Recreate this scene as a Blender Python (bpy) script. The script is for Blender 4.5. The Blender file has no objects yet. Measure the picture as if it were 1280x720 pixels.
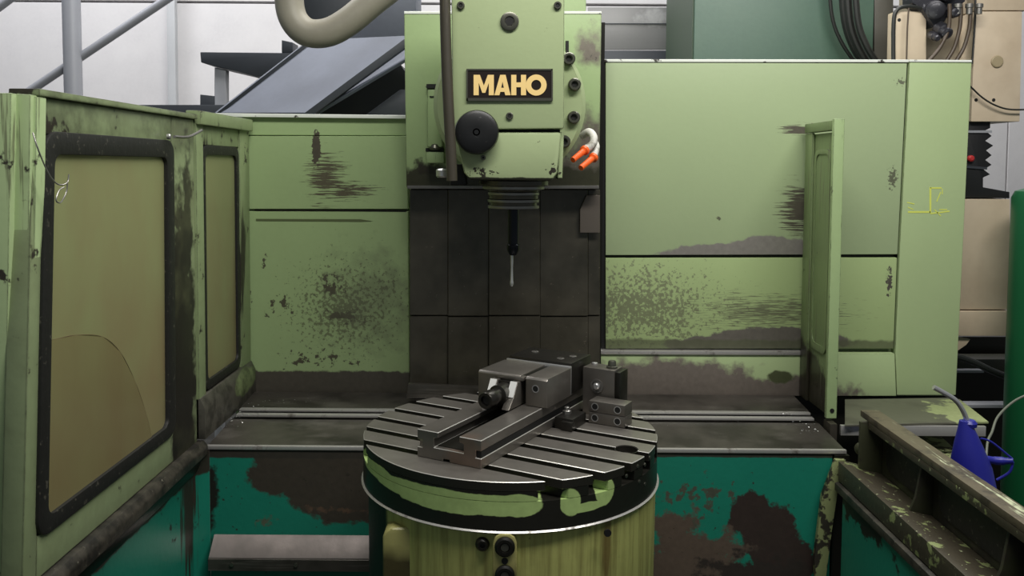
import bpy, bmesh, math, random
from mathutils import Vector, Matrix
random.seed(7)
sc = bpy.context.scene
COL = sc.collection

# ------------------------------------------------------------------ camera
F_PX, PX0, PY0 = 1070.0, 640.0, 264.0
TILT, ROLL = math.radians(3.0), math.radians(0.4)
CAM = Vector((0, 0, 1.525))
cd = bpy.data.cameras.new('camera'); cam = bpy.data.objects.new('camera', cd); COL.objects.link(cam)
cd.sensor_fit = 'HORIZONTAL'; cd.sensor_width = 36.0
cd.lens = F_PX / 1280 * 36.0
cd.shift_y = -(360 - PY0) / 1280
cd.clip_start = 0.05; cd.clip_end = 60
RM = Matrix.Rotation(math.pi / 2 - TILT, 3, 'X') @ Matrix.Rotation(ROLL, 3, 'Z')
cam.matrix_world = Matrix.Translation(CAM) @ RM.to_4x4()
sc.camera = cam

# ------------------------------------------------------------------ world, lamps, exposure
w = bpy.data.worlds.new('world'); sc.world = w; w.use_nodes = True
w.node_tree.nodes['Background'].inputs[0].default_value = (0.85, 0.95, 1.0, 1)
w.node_tree.nodes['Background'].inputs[1].default_value = 0.15
def area(loc, target, sx, sy, power, col=(1, .97, .92)):
    l = bpy.data.lights.new('ceiling_lamp_light', 'AREA'); l.shape = 'RECTANGLE'; l.size = sx; l.size_y = sy
    l.energy = power; l.color = col
    o = bpy.data.objects.new('ceiling_lamp_light', l); COL.objects.link(o)
    o.location = loc
    o.rotation_euler = (Vector(target) - Vector(loc)).to_track_quat('-Z', 'Y').to_euler()
    return o
area((0.7, 0.9, 3.3), (0.5, 2.4, 1.2), 2.4, 0.4, 78)
area((0.3, 3.1, 3.9), (0.3, 2.9, 0), 2.6, 0.4, 60)
area((-2.4, 3.7, 4.0), (-2.2, 5.2, 1.9), 2.6, 0.5, 74, (.97, .97, 1))
area((1.6, 3.9, 4.2), (1.6, 5.2, 1.9), 2.6, 0.5, 44, (.97, .97, 1))
sc.view_settings.view_transform = 'Standard'; sc.view_settings.look = 'None'
sc.view_settings.exposure = 0.0; sc.view_settings.gamma = 1.0

# ------------------------------------------------------------------ points measured on the photograph -> points in the room
def ray(x, y):
    return RM @ Vector(((x - PX0) / F_PX, -(y - PY0) / F_PX, -1.0))
def atY(x, y, Y): d = ray(x, y); return CAM + d * (Y / d.y)
def atZ(x, y, z): d = ray(x, y); return CAM + d * ((z - CAM.z) / d.z)
def atX(x, y, X): d = ray(x, y); return CAM + d * (X / d.x)

# ------------------------------------------------------------------ materials
def srgb(r, g, b):
    f = lambda c: (c / 255 / 12.92) if c / 255 <= 0.04045 else ((c / 255 + 0.055) / 1.055) ** 2.4
    return (f(r), f(g), f(b), 1)
class NT:
    def __init__(s, t): s.t = t
    def n(s, typ, **k):
        x = s.t.nodes.new(typ)
        for a, b in k.items(): setattr(x, a, b)
        return x
    def set(s, inp, v):
        if hasattr(v, 'is_linked') or isinstance(v, bpy.types.NodeSocket): s.t.links.new(v, inp)
        else: inp.default_value = v
    def m(s, op, a, b=None, c=None, clamp=False):
        x = s.n('ShaderNodeMath', operation=op, use_clamp=clamp)
        s.set(x.inputs[0], a)
        if b is not None: s.set(x.inputs[1], b)
        if c is not None: s.set(x.inputs[2], c)
        return x.outputs[0]
    def v(s, op, a, b=None):
        x = s.n('ShaderNodeVectorMath', operation=op)
        s.set(x.inputs[0], a)
        if b is not None: s.set(x.inputs[1], b)
        return x.outputs['Value'] if op in ('LENGTH', 'DOT_PRODUCT') else x.outputs[0]
    def noise(s, vec, scale, detail=4, rough=.55):
        x = s.n('ShaderNodeTexNoise'); s.set(x.inputs['Vector'], vec)
        x.inputs['Scale'].default_value = scale; x.inputs['Detail'].default_value = detail
        x.inputs['Roughness'].default_value = rough
        return x
    def mix(s, fac, a, b, typ='RGBA'):
        x = s.n('ShaderNodeMix', data_type=typ)
        k = {'RGBA': 6, 'FLOAT': 2}[typ]
        s.set(x.inputs[0], fac); s.set(x.inputs[k], a); s.set(x.inputs[k + 1], b)
        return x.outputs[2 if typ == 'RGBA' else 0]
# shapes of wear, measured on the surfaces
def E_(c, r, k=1.0): return ('e', tuple(c), tuple(r), k)                  # ellipse (radius 0 = endless in that axis)
def bY(px, py, Y, rx, ry, k=1.0):                                          # ellipse on a surface facing the aisle
    c = atY(px, py, Y); s_ = Y / F_PX
    return E_(c, (rx * s_, 0, ry * s_), k)
def bX(px, py, X, ry, rz, k=1.0): return E_(atX(px, py, X), (0, ry, rz), k)
def H_(n, d, wd): return ('h', n, d, wd)                                   # half space dot(P,n) > d, over width wd
def L(col, kind='rag', amp=.6, bias=0., shapes=(), rough=.5, metal=0., soft=.12, alpha=1.0, scale=1.0):
    return dict(col=col, kind=kind, amp=amp, bias=bias, shapes=shapes, rough=rough, metal=metal, soft=soft, alpha=alpha, scale=scale)
KIND = {'rag': (22, (1, 1, 1), 6), 'speck': (75, (1, 1, 1), 4), 'hstreak': (14, (.5, .5, 11), 4),
        'vstreak': (14, (7, 7, .35), 4), 'soft': (6, (1, 1, 1), 3), 'fine': (200, (1, 1, 1), 3), 'ystreak': (14, (9, .4, 9), 4)}
def mat(name, col, rough=.5, metal=0., layers=(), var=.10, bump=.15, bscale=60, spec=.5, edge=None, tint=None):
    m = bpy.data.materials.new(name); m.use_nodes = True
    N = NT(m.node_tree); b = m.node_tree.nodes['Principled BSDF']
    P = N.n('ShaderNodeNewGeometry').outputs['Position']
    big = N.noise(P, 3.3, 5).outputs[0]
    sm = N.noise(P, bscale, 4).outputs[0]
    k = N.m('ADD', N.m('MULTIPLY_ADD', big, 2 * var, 1 - var), N.m('MULTIPLY_ADD', sm, var, -var / 2))
    c = N.v('SCALE', col[:3]);
    sn = c.node; N.set(sn.inputs['Scale'], k)
    c = sn.outputs[0]; r = rough; me = metal
    hsum = sm
    cache = {}
    for l in layers:
        key = (l['kind'], l['scale'])
        if key not in cache:
            s_, v_, d_ = KIND[l['kind']]
            cache[key] = N.noise(N.v('MULTIPLY', P, v_), s_ * l['scale'], d_, .6).outputs[0]
        nz = cache[key]
        f = None
        for sh in l['shapes']:
            if sh[0] == 'e':
                inv = tuple(0 if q == 0 else 1 / q for q in sh[2])
                ln = N.v('LENGTH', N.v('MULTIPLY', N.v('SUBTRACT', P, sh[1]), inv))
                g = N.m('MULTIPLY', N.m('SUBTRACT', 1.0, ln), sh[3])
            else:
                g = N.m('DIVIDE', N.m('SUBTRACT', N.v('DOT_PRODUCT', P, sh[1]), sh[2]), sh[3])
            f = g if f is None else N.m('MAXIMUM', f, g)
        if f is None: f = 0.0
        val = N.m('ADD', N.m('MULTIPLY_ADD', nz, 2 * l['amp'], -l['amp'] + l['bias']), f)
        fac = N.m('MULTIPLY_ADD', val, 1 / l['soft'], .5, clamp=True)
        if l['alpha'] < 1: fac = N.m('MULTIPLY', fac, l['alpha'])
        lc = N.v('SCALE', l['col'][:3]); N.set(lc.node.inputs['Scale'], N.m('MULTIPLY_ADD', sm, .5, .75))
        c = N.mix(fac, c, lc.node.outputs[0])
        r = N.mix(fac, r, l['rough'], 'FLOAT'); me = N.mix(fac, me, l['metal'], 'FLOAT')
    if edge:
        bv = N.n('ShaderNodeBevel', samples=4); bv.inputs['Radius'].default_value = edge[1]
        gn = N.n('ShaderNodeNewGeometry').outputs['Normal']
        dt = N.m('SUBTRACT', 1.0, N.v('DOT_PRODUCT', bv.outputs[0], gn))
        en = N.noise(P, 30, 5).outputs[0]
        fac = N.m('MULTIPLY_ADD', N.m('ADD', N.m('MULTIPLY', dt, 6.0), N.m('MULTIPLY_ADD', en, 3.0, -2.0)), 2.0, .0, clamp=True)
        fac = N.m('MULTIPLY', fac, N.m('GREATER_THAN', dt, .015))
        c = N.mix(fac, c, edge[0])
    N.set(b.inputs['Base Color'], c); N.set(b.inputs['Roughness'], r); N.set(b.inputs['Metallic'], me)
    b.inputs['Specular IOR Level'].default_value = spec
    if bump:
        bp = N.n('ShaderNodeBump'); bp.inputs['Strength'].default_value = bump; bp.inputs['Distance'].default_value = .002
        N.set(bp.inputs['Height'], hsum); N.set(b.inputs['Normal'], bp.outputs[0])
    return m

GREEN = srgb(154, 176, 126); TEAL = srgb(26, 118, 98)
DARK = srgb(46, 42, 34); BARE = srgb(120, 116, 108); OIL = srgb(28, 27, 22)
# ------------------------------------------------------------------ mesh building
class MB:
    def __init__(s): s.bm = bmesh.new()
    def box(s, x0, x1, y0, y1, z0, z1, M=None):
        vs = [s.bm.verts.new((x, y, z)) for x in (x0, x1) for y in (y0, y1) for z in (z0, z1)]
        for f in ((0, 1, 3, 2), (4, 6, 7, 5), (0, 4, 5, 1), (2, 3, 7, 6), (0, 2, 6, 4), (1, 5, 7, 3)):
            s.bm.faces.new([vs[i] for i in f])
        if M: bmesh.ops.transform(s.bm, matrix=M, verts=vs)
        return s
    def prism(s, a, b):                                 # two matching rings of points
        n = len(a); A = [s.bm.verts.new(p) for p in a]; B = [s.bm.verts.new(p) for p in b]
        s.bm.faces.new(A); s.bm.faces.new(B[::-1])
        for i in range(n):
            j = (i + 1) % n; s.bm.faces.new((A[i], B[i], B[j], A[j]))
        return s
    def pxY(s, pts, Y, depth):                          # outline on the plane y=Y, straight back by depth
        a = [atY(x, y, Y) for x, y in pts]
        return s.prism(a, [p + Vector((0, depth, 0)) for p in a])
    def ext(s, pts, axis, t0, t1, M=None):              # 2-D outline extruded along an axis
        def mk(p, t):
            v = {'x': (t, p[0], p[1]), 'y': (p[0], t, p[1]), 'z': (p[0], p[1], t)}[axis]
            v = Vector(v); return M @ v if M else v
        return s.prism([mk(p, t0) for p in pts], [mk(p, t1) for p in pts])
    def ring(s, outer, inner, axis, t0, t1, M=None):    # 2-D frame (outer and inner outline with same count)
        def mk(p, t):
            v = Vector({'x': (t, p[0], p[1]), 'y': (p[0], t, p[1]), 'z': (p[0], p[1], t)}[axis]); return M @ v if M else v
        n = len(outer)
        R = [[s.bm.verts.new(mk(p, t)) for p in q] for q, t in ((outer, t0), (inner, t0), (inner, t1), (outer, t1))]
        for i in range(n):
            j = (i + 1) % n
            for k in range(4):
                a, b = R[k], R[(k + 1) % 4]; s.bm.faces.new((a[i], b[i], b[j], a[j]))
        return s
    def lathe(s, prof, c=(0, 0, 0), d=(0, 0, 1), seg=32):   # prof: (radius, height) list
        d = Vector(d).normalized(); q = Vector((0, 0, 1)).rotation_difference(d).to_matrix(); c = Vector(c)
        rings = []
        for r, h in prof:
            rings.append([s.bm.verts.new(c + q @ Vector((r * math.cos(2 * math.pi * i / seg), r * math.sin(2 * math.pi * i / seg), h))) for i in range(seg)])
        for a, b in zip(rings, rings[1:]):
            for i in range(seg):
                j = (i + 1) % seg; s.bm.faces.new((a[i], a[j], b[j], b[i]))
        s.bm.faces.new(rings[0][::-1]); s.bm.faces.new(rings[-1])
        return s
    def cyl(s, c, d, r, h, seg=24): return s.lathe([(r, 0), (r, h)], c, d, seg)
    def tube(s, pts, r, seg=12, sub=6):
        pts = [Vector(p) for p in pts]
        if sub > 1 and len(pts) > 2:
            out = []
            for i in range(len(pts) - 1):
                p0 = pts[max(i - 1, 0)]; p1 = pts[i]; p2 = pts[i + 1]; p3 = pts[min(i + 2, len(pts) - 1)]
                for k in range(sub):
                    t = k / sub
                    out.append(.5 * ((2 * p1) + (p2 - p0) * t + (2 * p0 - 5 * p1 + 4 * p2 - p3) * t * t + (3 * p1 - p0 - 3 * p2 + p3) * t ** 3))
            out.append(pts[-1]); pts = out
        n = len(pts); rings = []; prev = None
        for i, p in enumerate(pts):
            d = (pts[min(i + 1, n - 1)] - pts[max(i - 1, 0)]).normalized()
            if prev is None:
                u = d.orthogonal().normalized()
            else:
                u = (prev - d * prev.dot(d)).normalized()
            prev = u; v = d.cross(u); rr = r[min(int(i * len(r) / n), len(r) - 1)] if isinstance(r, (list, tuple)) else r
            rings.append([s.bm.verts.new(p + (u * math.cos(2 * math.pi * k / seg) + v * math.sin(2 * math.pi * k / seg)) * rr) for k in range(seg)])
        for a, b in zip(rings, rings[1:]):
            for i in range(seg):
                j = (i + 1) % seg; s.bm.faces.new((a[i], a[j], b[j], b[i]))
        s.bm.faces.new(rings[0][::-1]); s.bm.faces.new(rings[-1])
        return s
    def build(s, name, m, parent=None, bevel=0., seg=2, warp=None, side=None, rim=None):
        bm = s.bm
        if warp:
            for v in bm.verts: v.co = warp(v.co)
        bmesh.ops.recalc_face_normals(bm, faces=bm.faces)
        if bevel:
            es = [e for e in bm.edges if len(e.link_faces) == 2 and e.calc_face_angle(0) > math.radians(35)]
            bmesh.ops.bevel(bm, geom=es, offset=bevel, segments=seg, profile=.6, affect='EDGES', clamp_overlap=True)
        me = bpy.data.meshes.new(name)
        root = parent
        off = Vector((0, 0, 0))
        while root is not None: off += root.location; root = root.parent
        if parent is not None:
            bmesh.ops.translate(bm, verts=bm.verts, vec=-off)
            loc = Vector((0, 0, 0))
        else:                                            # origin at the foot of the thing
            xs = [v.co.x for v in bm.verts]; ys = [v.co.y for v in bm.verts]; zs = [v.co.z for v in bm.verts]
            loc = Vector(((min(xs) + max(xs)) / 2, (min(ys) + max(ys)) / 2, min(zs)))
            bmesh.ops.translate(bm, verts=bm.verts, vec=-loc)
        bm.to_mesh(me); bm.free()
        me.polygons.foreach_set('use_smooth', [True] * len(me.polygons)); me.set_sharp_from_angle(angle=math.radians(32))
        me.materials.append(m)
        if side or rim:
            me.materials.append(side or m); me.materials.append(rim or m)
            for p in me.polygons:
                if abs(p.normal.z) < .3 and side: p.material_index = 1
                elif .3 <= p.normal.z < .95 and rim: p.material_index = 2
        o = bpy.data.objects.new(name, me); COL.objects.link(o)
        o.parent = parent; o.location = loc
        return o
def thing(name, label, cat, loc, group=None):
    o = bpy.data.objects.new(name, None); COL.objects.link(o); o.location = loc
    return tag(o, label, cat, group)
def tag(o, label, cat, group=None, kind=None):
    o['label'] = label; o['category'] = cat
    if group: o['group'] = group
    if kind: o['kind'] = kind
    return o
def rrect(u0, u1, v0, v1, r, n=5):
    pts = []
    for cx, cy, a0 in ((u1 - r, v1 - r, 0), (u0 + r, v1 - r, 90), (u0 + r, v0 + r, 180), (u1 - r, v0 + r, 270)):
        for k in range(n + 1):
            a = math.radians(a0 + 90 * k / n); pts.append((cx + r * math.cos(a), cy + r * math.sin(a)))
    return pts

# ------------------------------------------------------------------ shared materials
EDGE = (DARK, .004)
m_dark = mat('dark_oily_metal', OIL, .35, .3, var=.2)
m_black = mat('black_rubber', srgb(24, 24, 22), .55, 0, [L(srgb(70, 68, 60), 'speck', 1.2, -.35, soft=.1)], var=.2, bump=.4)
m_steel = mat('ground_steel', srgb(150, 148, 144), .36, .85, [L(srgb(70, 66, 60), 'soft', 1.0, -.1, rough=.45, metal=.7, soft=.9, alpha=.6)], var=.15, bump=.05)
m_bright = mat('bright_steel', srgb(205, 205, 205), .3, .8, var=.08, bump=.03)
m_bolt = mat('blackened_bolt_steel', srgb(104, 104, 94), .35, .8, var=.15, bump=.03)
m_hole = mat('hole_lining', srgb(12, 12, 11), .6, 0, var=.1, bump=0)

# ================================================================== SETTING
m_wall = mat('grey_white_wall_panel', srgb(212, 210, 210), .6, 0, [L(srgb(190, 188, 190), 'soft', 1, -.15, soft=1.2, alpha=.5)], var=.02, bump=.0)
m_floor = mat('workshop_concrete', srgb(60, 60, 56), .6, 0, [L(OIL, 'soft', 1.2, 0, soft=.5)], var=.2)
fl = MB().box(-5, 5, -2, 5.2, -.1, 0).build('floor', m_floor); fl['kind'] = 'structure'
wl = MB().box(-5, 5, 5.25, 5.4, 0, 4.4).build('wall_back', m_wall); wl['kind'] = 'structure'
zs_ = atY(280, 3, 5.2).z
xs = [-5, -3.4, atY(214, 60, 5.2).x, -.3, 1.3, 3.0, 5]
for i in range(len(xs) - 1):
    for z0, z1 in ((0.0, zs_ - .004), (zs_ + .004, 4.4)):
        MB().box(xs[i] + .004, xs[i + 1] - .004, 5.2, 5.25, z0 + .003, z1 - .003).build('panel', m_wall, wl, .003, 1)

# ================================================================== MACHINE ENCLOSURE
enc = thing('machine_enclosure', 'worn green and teal sheet metal enclosure with chip trays around the rotary table', 'enclosure', (-.2, 2.4, 0))
YB = 2.6; YF = 2.17
LB = [L(srgb(84, 80, 62), 'hstreak', 1.6, -.30, [bY(408, 222, YB, 26, 34, .8), bY(430, 238, YB, 40, 12, .6)], soft=.10, scale=2.0),
      L(srgb(72, 66, 55), 'speck', .9, -.1, [bY(395, 185, YB, 6, 26), bY(521, 168, YB, 8, 4)], soft=.1),
      L(srgb(84, 84, 62), 'speck', 1.5, -.62, [bY(430, 385, YB, 115, 100, .8), bY(480, 360, YB, 60, 60, .6)], soft=.15, alpha=.7, scale=1.2),
      L(srgb(78, 76, 60), 'rag', 2.0, -.75, [bY(412, 360, YB, 26, 26), bY(425, 395, YB, 44, 18), bY(350, 385, YB, 40, 16, .8), bY(330, 325, YB, 14, 14, .9), bY(310, 370, YB, 10, 16), bY(400, 450, YB, 90, 20, .7)], soft=.15, scale=2.2),
      L(srgb(92, 94, 78), 'rag', 1.2, -.2, [bY(465, 375, YB, 60, 60, .9)], soft=.9, alpha=.5),
      L(srgb(78, 74, 66), 'rag', .7, 0, [H_((0, 0, -1), -atY(400, 464, YB).z, .02)], rough=.4, soft=.25)]
m_left = mat('green_paint_left_back', GREEN, .42, 0, LB, var=.09)
cut = lambda l: [p for p in l]
MB().pxY([(303, 264), (510, 264), (512, 496), (300, 496)], YB, .03).build('back_panel_lower', m_left, enc, .0015, 1)
MB().pxY([(303, 170), (508, 170), (510, 261.5), (303, 261.5)], YB, .03).build('back_panel_upper', m_left, enc, .0015, 1)
MB().pxY([(303, 146), (507, 148), (508, 169.5), (303, 169)], YB + .012, .03).build('top_band', m_left, enc, .0015, 1)
cap = mat('worn_lit_top_edge', srgb(228, 232, 224), .4, .1, [L(DARK, 'rag', 1.4, -.35, soft=.1)], var=.05)  # near-white colour holds the light caught on top edges; dark chips are wear
MB().pxY([(236, 141), (507, 144), (507, 148.5), (236, 145.5)], YB - .004, .05).build('top_cap', cap, enc, .001, 1)
MB().pxY([(318, 261.4), (508, 263), (508, 264.8), (318, 263.2)], YB - .001, .006).build('seam', m_dark, enc)
MB().pxY([(320, 273.5), (450, 274), (466, 276.5), (450, 277), (320, 276)], YB - .0015, .004).build('scratch_strip', mat('dull_scratch', srgb(88, 98, 64), .5), enc)
m_backmass = mat('plain_green_sheet', GREEN, .5)
MB().box(-.86, -.29, YB + .045, YB + .06, .3, 1.66).build('back_sheet', m_backmass, enc)

# --- left fixed side frame (window between door hinge and back wall)
grime_low = lambda X, z, wd=.05: H_((0, 0, -1), -z, wd)
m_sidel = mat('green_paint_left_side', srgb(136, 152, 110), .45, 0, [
    L(srgb(88, 92, 66), 'rag', 1.4, -.15, soft=.9, alpha=.25),
    L(DARK, 'vstreak', 1.3, -.30, [bX(296, 330, -.81, .05, .18), bX(256, 200, -.81, .05, .1, .6)], soft=.15),
    L(srgb(60, 56, 46), 'rag', 1.2, -.2, [H_((0, 0, -1), -.90, .05)], soft=.3),
    L(DARK, 'rag', 1.2, -.36, soft=.1)], edge=EDGE)
XL = -.80
y0, y1 = YF - .01, YB - .006
sf = []
MB().box(XL - .02, XL + .004, y1 - .09, y1, .86, 1.655).build('rear_stile', m_sidel, enc, .003)
MB().box(XL - .02, XL + .004, y0, y0 + .05, .82, 1.655).build('front_stile', m_sidel, enc, .003)
MB().box(XL - .022, XL + .016, y0, y1, 1.625, 1.66).build('top_rail', m_sidel, enc, .003)
MB().box(XL - .02, XL + .001, y0 + .05, y1 - .09, 1.575, 1.625).build('upper_rail', m_sidel, enc, .002)
MB().ext([(XL - .02, .82), (XL + .018, .82), (XL + .018, .90), (XL + .006, .925), (XL - .02, .93)], 'y', y0, y1)\
    .build('bottom_rail', mat('grimy_ledge', srgb(84, 82, 74), .4, .2, [L(srgb(120, 134, 92), 'rag', .7, 0, [E_((XL, 2.50, .885), (0, .10, .035), 1.2)], soft=.2), L(OIL, 'rag', 1.3, -.1, soft=.5, alpha=.7)]), enc, .002)
g0, g1 = y0 + .05, y1 - .09
gk = MB().ring(rrect(g0, g1, .93, 1.575, .03), rrect(g0 + .022, g1 - .022, .955, 1.55, .02), 'x', XL - .012, XL + .002).build('gasket', m_black, enc, .002)
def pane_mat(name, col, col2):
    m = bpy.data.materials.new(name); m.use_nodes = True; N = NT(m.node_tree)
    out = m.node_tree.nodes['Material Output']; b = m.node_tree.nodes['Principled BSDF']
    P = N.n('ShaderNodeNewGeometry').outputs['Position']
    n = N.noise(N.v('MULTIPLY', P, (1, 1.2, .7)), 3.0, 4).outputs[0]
    sep = N.n('ShaderNodeSeparateXYZ'); N.set(sep.inputs[0], P)       # second colour grows towards the bottom of the pane
    zmix = N.m('MULTIPLY_ADD', sep.outputs[2], -1.1, 1.75)
    c = N.mix(N.m('ADD', N.m('MULTIPLY_ADD', n, 2.4, -1.2), zmix, clamp=True), col, col2)
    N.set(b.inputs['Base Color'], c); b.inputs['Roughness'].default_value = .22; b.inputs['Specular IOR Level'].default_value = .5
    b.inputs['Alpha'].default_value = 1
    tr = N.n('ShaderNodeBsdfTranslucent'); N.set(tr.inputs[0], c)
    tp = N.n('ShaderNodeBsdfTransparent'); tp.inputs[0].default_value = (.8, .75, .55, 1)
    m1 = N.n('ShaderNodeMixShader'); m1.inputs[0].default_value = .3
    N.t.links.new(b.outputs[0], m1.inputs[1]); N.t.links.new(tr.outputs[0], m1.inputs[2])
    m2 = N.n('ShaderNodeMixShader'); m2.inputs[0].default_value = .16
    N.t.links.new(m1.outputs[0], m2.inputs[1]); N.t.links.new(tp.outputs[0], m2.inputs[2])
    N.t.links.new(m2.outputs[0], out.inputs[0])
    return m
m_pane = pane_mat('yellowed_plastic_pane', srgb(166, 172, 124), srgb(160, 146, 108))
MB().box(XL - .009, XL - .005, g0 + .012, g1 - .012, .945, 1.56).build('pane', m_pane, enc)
# hinge plates on the post
MB().box(XL - .03, XL - .02, y0, y1, .82, 1.64).build('outer_skin', m_sidel, enc)

# --- chip trays, both sides of the column
TRAY = mat('dark_tray_steel', srgb(92, 88, 82), .33, .6, [L(OIL, 'soft', 1.3, -.05, rough=.3, metal=.3, soft=.6, alpha=.75), L(srgb(130, 126, 120), 'hstreak', 1.0, -.3, soft=.5, alpha=.4, rough=.4)], var=.15, bump=.08)
m_lip = mat('worn_lip_steel', srgb(190, 188, 184), .35, .6, [L(srgb(90, 86, 80), 'rag', 1.2, -.3, soft=.3)], var=.1)
XR = .885
def tray(x0, x1):
    MB().prism([(x0, 2.43, .822), (x1, 2.43, .822), (x1, YB - .018, .832), (x0, YB - .018, .832)],
               [(x0, 2.43, .81), (x1, 2.43, .81), (x1, YB - .018, .82), (x0, YB - .018, .82)]).build('rear_tray_sheet', TRAY, enc, .001, 1)
    MB().box(x0 + .01, x1 - .01, 2.405, 2.425, .822, .829).build('guide_strip', m_lip, enc, .002)
    MB().box(x0 + .01, x1 - .01, 2.375, 2.395, .815, .8225).build('guide_strip', m_lip, enc, .002)
    MB().box(x0, x1, 2.36, 2.43, .80, .809).build('tray_gutter', m_dark, enc)
    MB().prism([(x0, YF + .006, .800), (x1, YF + .006, .800), (x1, 2.368, .812), (x0, 2.368, .812)],
               [(x0, YF + .006, .79), (x1, YF + .006, .79), (x1, 2.368, .798), (x0, 2.368, .798)]).build('front_tray_sheet', TRAY, enc, .001, 1)
    MB().box(x0, x1, YF - .004, YF + .008, .792, .802).build('front_lip', m_lip, enc, .0015)
tray(-.783, -.02); tray(-.02 + .004, .865)
# --- teal base
TL = [L(srgb(58, 52, 44), 'rag', .6, 0, [bY(430, 590, YF, 110, 55, 1.2), bY(350, 592, YF, 45, 30, .9), bY(470, 620, YF, 110, 40, .9)], soft=.14),
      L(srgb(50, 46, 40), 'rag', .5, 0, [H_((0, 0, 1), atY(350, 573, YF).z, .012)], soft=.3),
      L(srgb(96, 74, 58), 'rag', 2.2, -.35, [bY(330, 650, YF, 14, 8), bY(420, 638, YF, 34, 6)], soft=.4, alpha=.7, scale=1.6),
      L(OIL, 'rag', 1.1, -.3, [bY(262, 620, YF, 14, 70)], soft=.3),
      L(DARK, 'speck', 1.3, -.45, soft=.1)]
TR = [L(srgb(50, 40, 36), 'rag', .55, .05, [bY(938, 642, YF, 28, 28), bY(962, 672, YF, 32, 44), bY(978, 705, YF, 40, 44)], soft=.1),
      L(srgb(84, 72, 62), 'rag', 1.2, 0, [bY(862, 712, YF, 75, 52, 1.0), bY(845, 675, YF, 30, 36, .6)], soft=.22),
      L(srgb(46, 40, 36), 'rag', 1.3, -.1, [bY(935, 722, YF, 80, 30, .8)], soft=.25),
      L(srgb(70, 74, 62), 'rag', 1.5, -.55, [bY(870, 625, YF, 70, 40, .6)], soft=.15, scale=1.6),
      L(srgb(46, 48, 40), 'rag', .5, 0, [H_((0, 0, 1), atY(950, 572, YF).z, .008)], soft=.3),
      L(DARK, 'speck', 1.3, -.5, soft=.1)]
m_tl = mat('teal_paint_left', TEAL, .38, 0, TL, var=.12, bump=.2)
m_tr = mat('teal_paint_right', TEAL, .38, 0, TR, var=.12, bump=.2)
MB().box(-.775, -.02, YF, YF + .02, .25, .79).build('base_panel', m_tl, enc)
MB().box(-.012, .83, YF, YF + .02, .25, .79).build('base_panel', m_tr, enc)
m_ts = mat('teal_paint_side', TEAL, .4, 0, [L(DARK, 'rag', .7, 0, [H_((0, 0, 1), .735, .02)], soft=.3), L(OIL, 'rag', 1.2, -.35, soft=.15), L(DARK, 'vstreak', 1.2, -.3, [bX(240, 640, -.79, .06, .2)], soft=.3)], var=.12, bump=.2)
MB().box(XL - .02, XL, .9, YF - .02, .25, .742).build('side_panel', m_ts, enc)
MB().prism([(XL, YF - .05, .25), (-.775, YF - .001, .25), (-.775, YF - .001, .79), (XL, YF - .05, .79)],
           [(XL - .01, YF - .04, .25), (-.785, YF + .009, .25), (-.785, YF + .009, .79), (XL - .01, YF - .04, .79)]).build('corner_plate', m_ts, enc)
# step ledge of bare sheet on the left
m_led = mat('bare_sheet_ledge', srgb(150, 140, 136), .38, .6, [L(srgb(90, 84, 80), 'soft', 1, -.2, soft=.8)], var=.08)
la, lb = atY(268, 667, YF), atY(448, 694, YF - .03)
MB().prism([(-.765, YF - .002, la.z), (-.30, YF - .002, la.z), (-.30, YF - .045, la.z - .042), (-.765, YF - .045, la.z - .042)],
           [(-.765, YF - .002, la.z - .004), (-.30, YF - .002, la.z - .004), (-.30, YF - .045, la.z - .047), (-.765, YF - .045, la.z - .047)]).build('step_ledge', m_led, enc, .001, 1)
MB().box(-.765, -.30, YF - .05, YF - .044, la.z - .075, la.z - .044).build('ledge_apron', TRAY, enc, .001, 1)
for px in (290, 370):
    p = atY(px, 700, YF - .05); MB().cyl((p.x, YF - .05, la.z - .057), (0, -1, 0), .005, .004, 12).build('screw', m_bolt, enc)

# --- right fixed side frame with narrow window
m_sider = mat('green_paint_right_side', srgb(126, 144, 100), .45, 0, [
    L(srgb(50, 48, 38), 'rag', .9, 0, [H_((0, .5, -1), .5 * 2.4 - .95, .08)], soft=.4, rough=.35),
    L(srgb(110, 108, 90), 'vstreak', 1.2, -.3, soft=.3), L(DARK, 'rag', 1.2, -.42, soft=.1)], edge=EDGE)
m_sflg = mat('green_paint_flange', GREEN, .45, 0, [L(DARK, 'vstreak', 1.2, -.4, soft=.15), L(DARK, 'rag', 1.2, -.36, soft=.1)], edge=EDGE)
r0, r1 = 2.335, YB - .026
MB().box(.871, .901, r0 - .004, r0 + .010, .835, 1.66).build('front_flange', m_sflg, enc, .003)
MB().box(.886, .901, r0 + .011, r1, .835, 1.625).build('side_sheet', m_sider, enc, .001, 1)
MB().box(.875, .901, r0 + .011, r1, 1.63, 1.657).build('top_rail', m_sider, enc, .003)
MB().box(.878, .8855, r1 - .06, r1, .835, 1.628).build('rear_stile', m_sider, enc, .002)
MB().ring(rrect(r0 + .04, r1 - .07, 1.0, 1.58, .03), rrect(r0 + .055, r1 - .085, 1.02, 1.565, .022), 'x', .881, .8855).build('gasket', m_sider, enc, .001)
MB().box(.8835, .8855, r0 + .05, r1 - .08, 1.01, 1.57).build('pane', m_sider, enc)
q = atY(1043, 521, r0 - .01); MB().cyl((.887, r0 - .004, .858), (0, -1, 0), .006, .002, 12).build('screw_hole', m_hole, enc)
MB().box(.873, .893, r0 - .03, r0 + .02, .70, .828).build('corner_post', m_ts, enc, .002)

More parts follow.
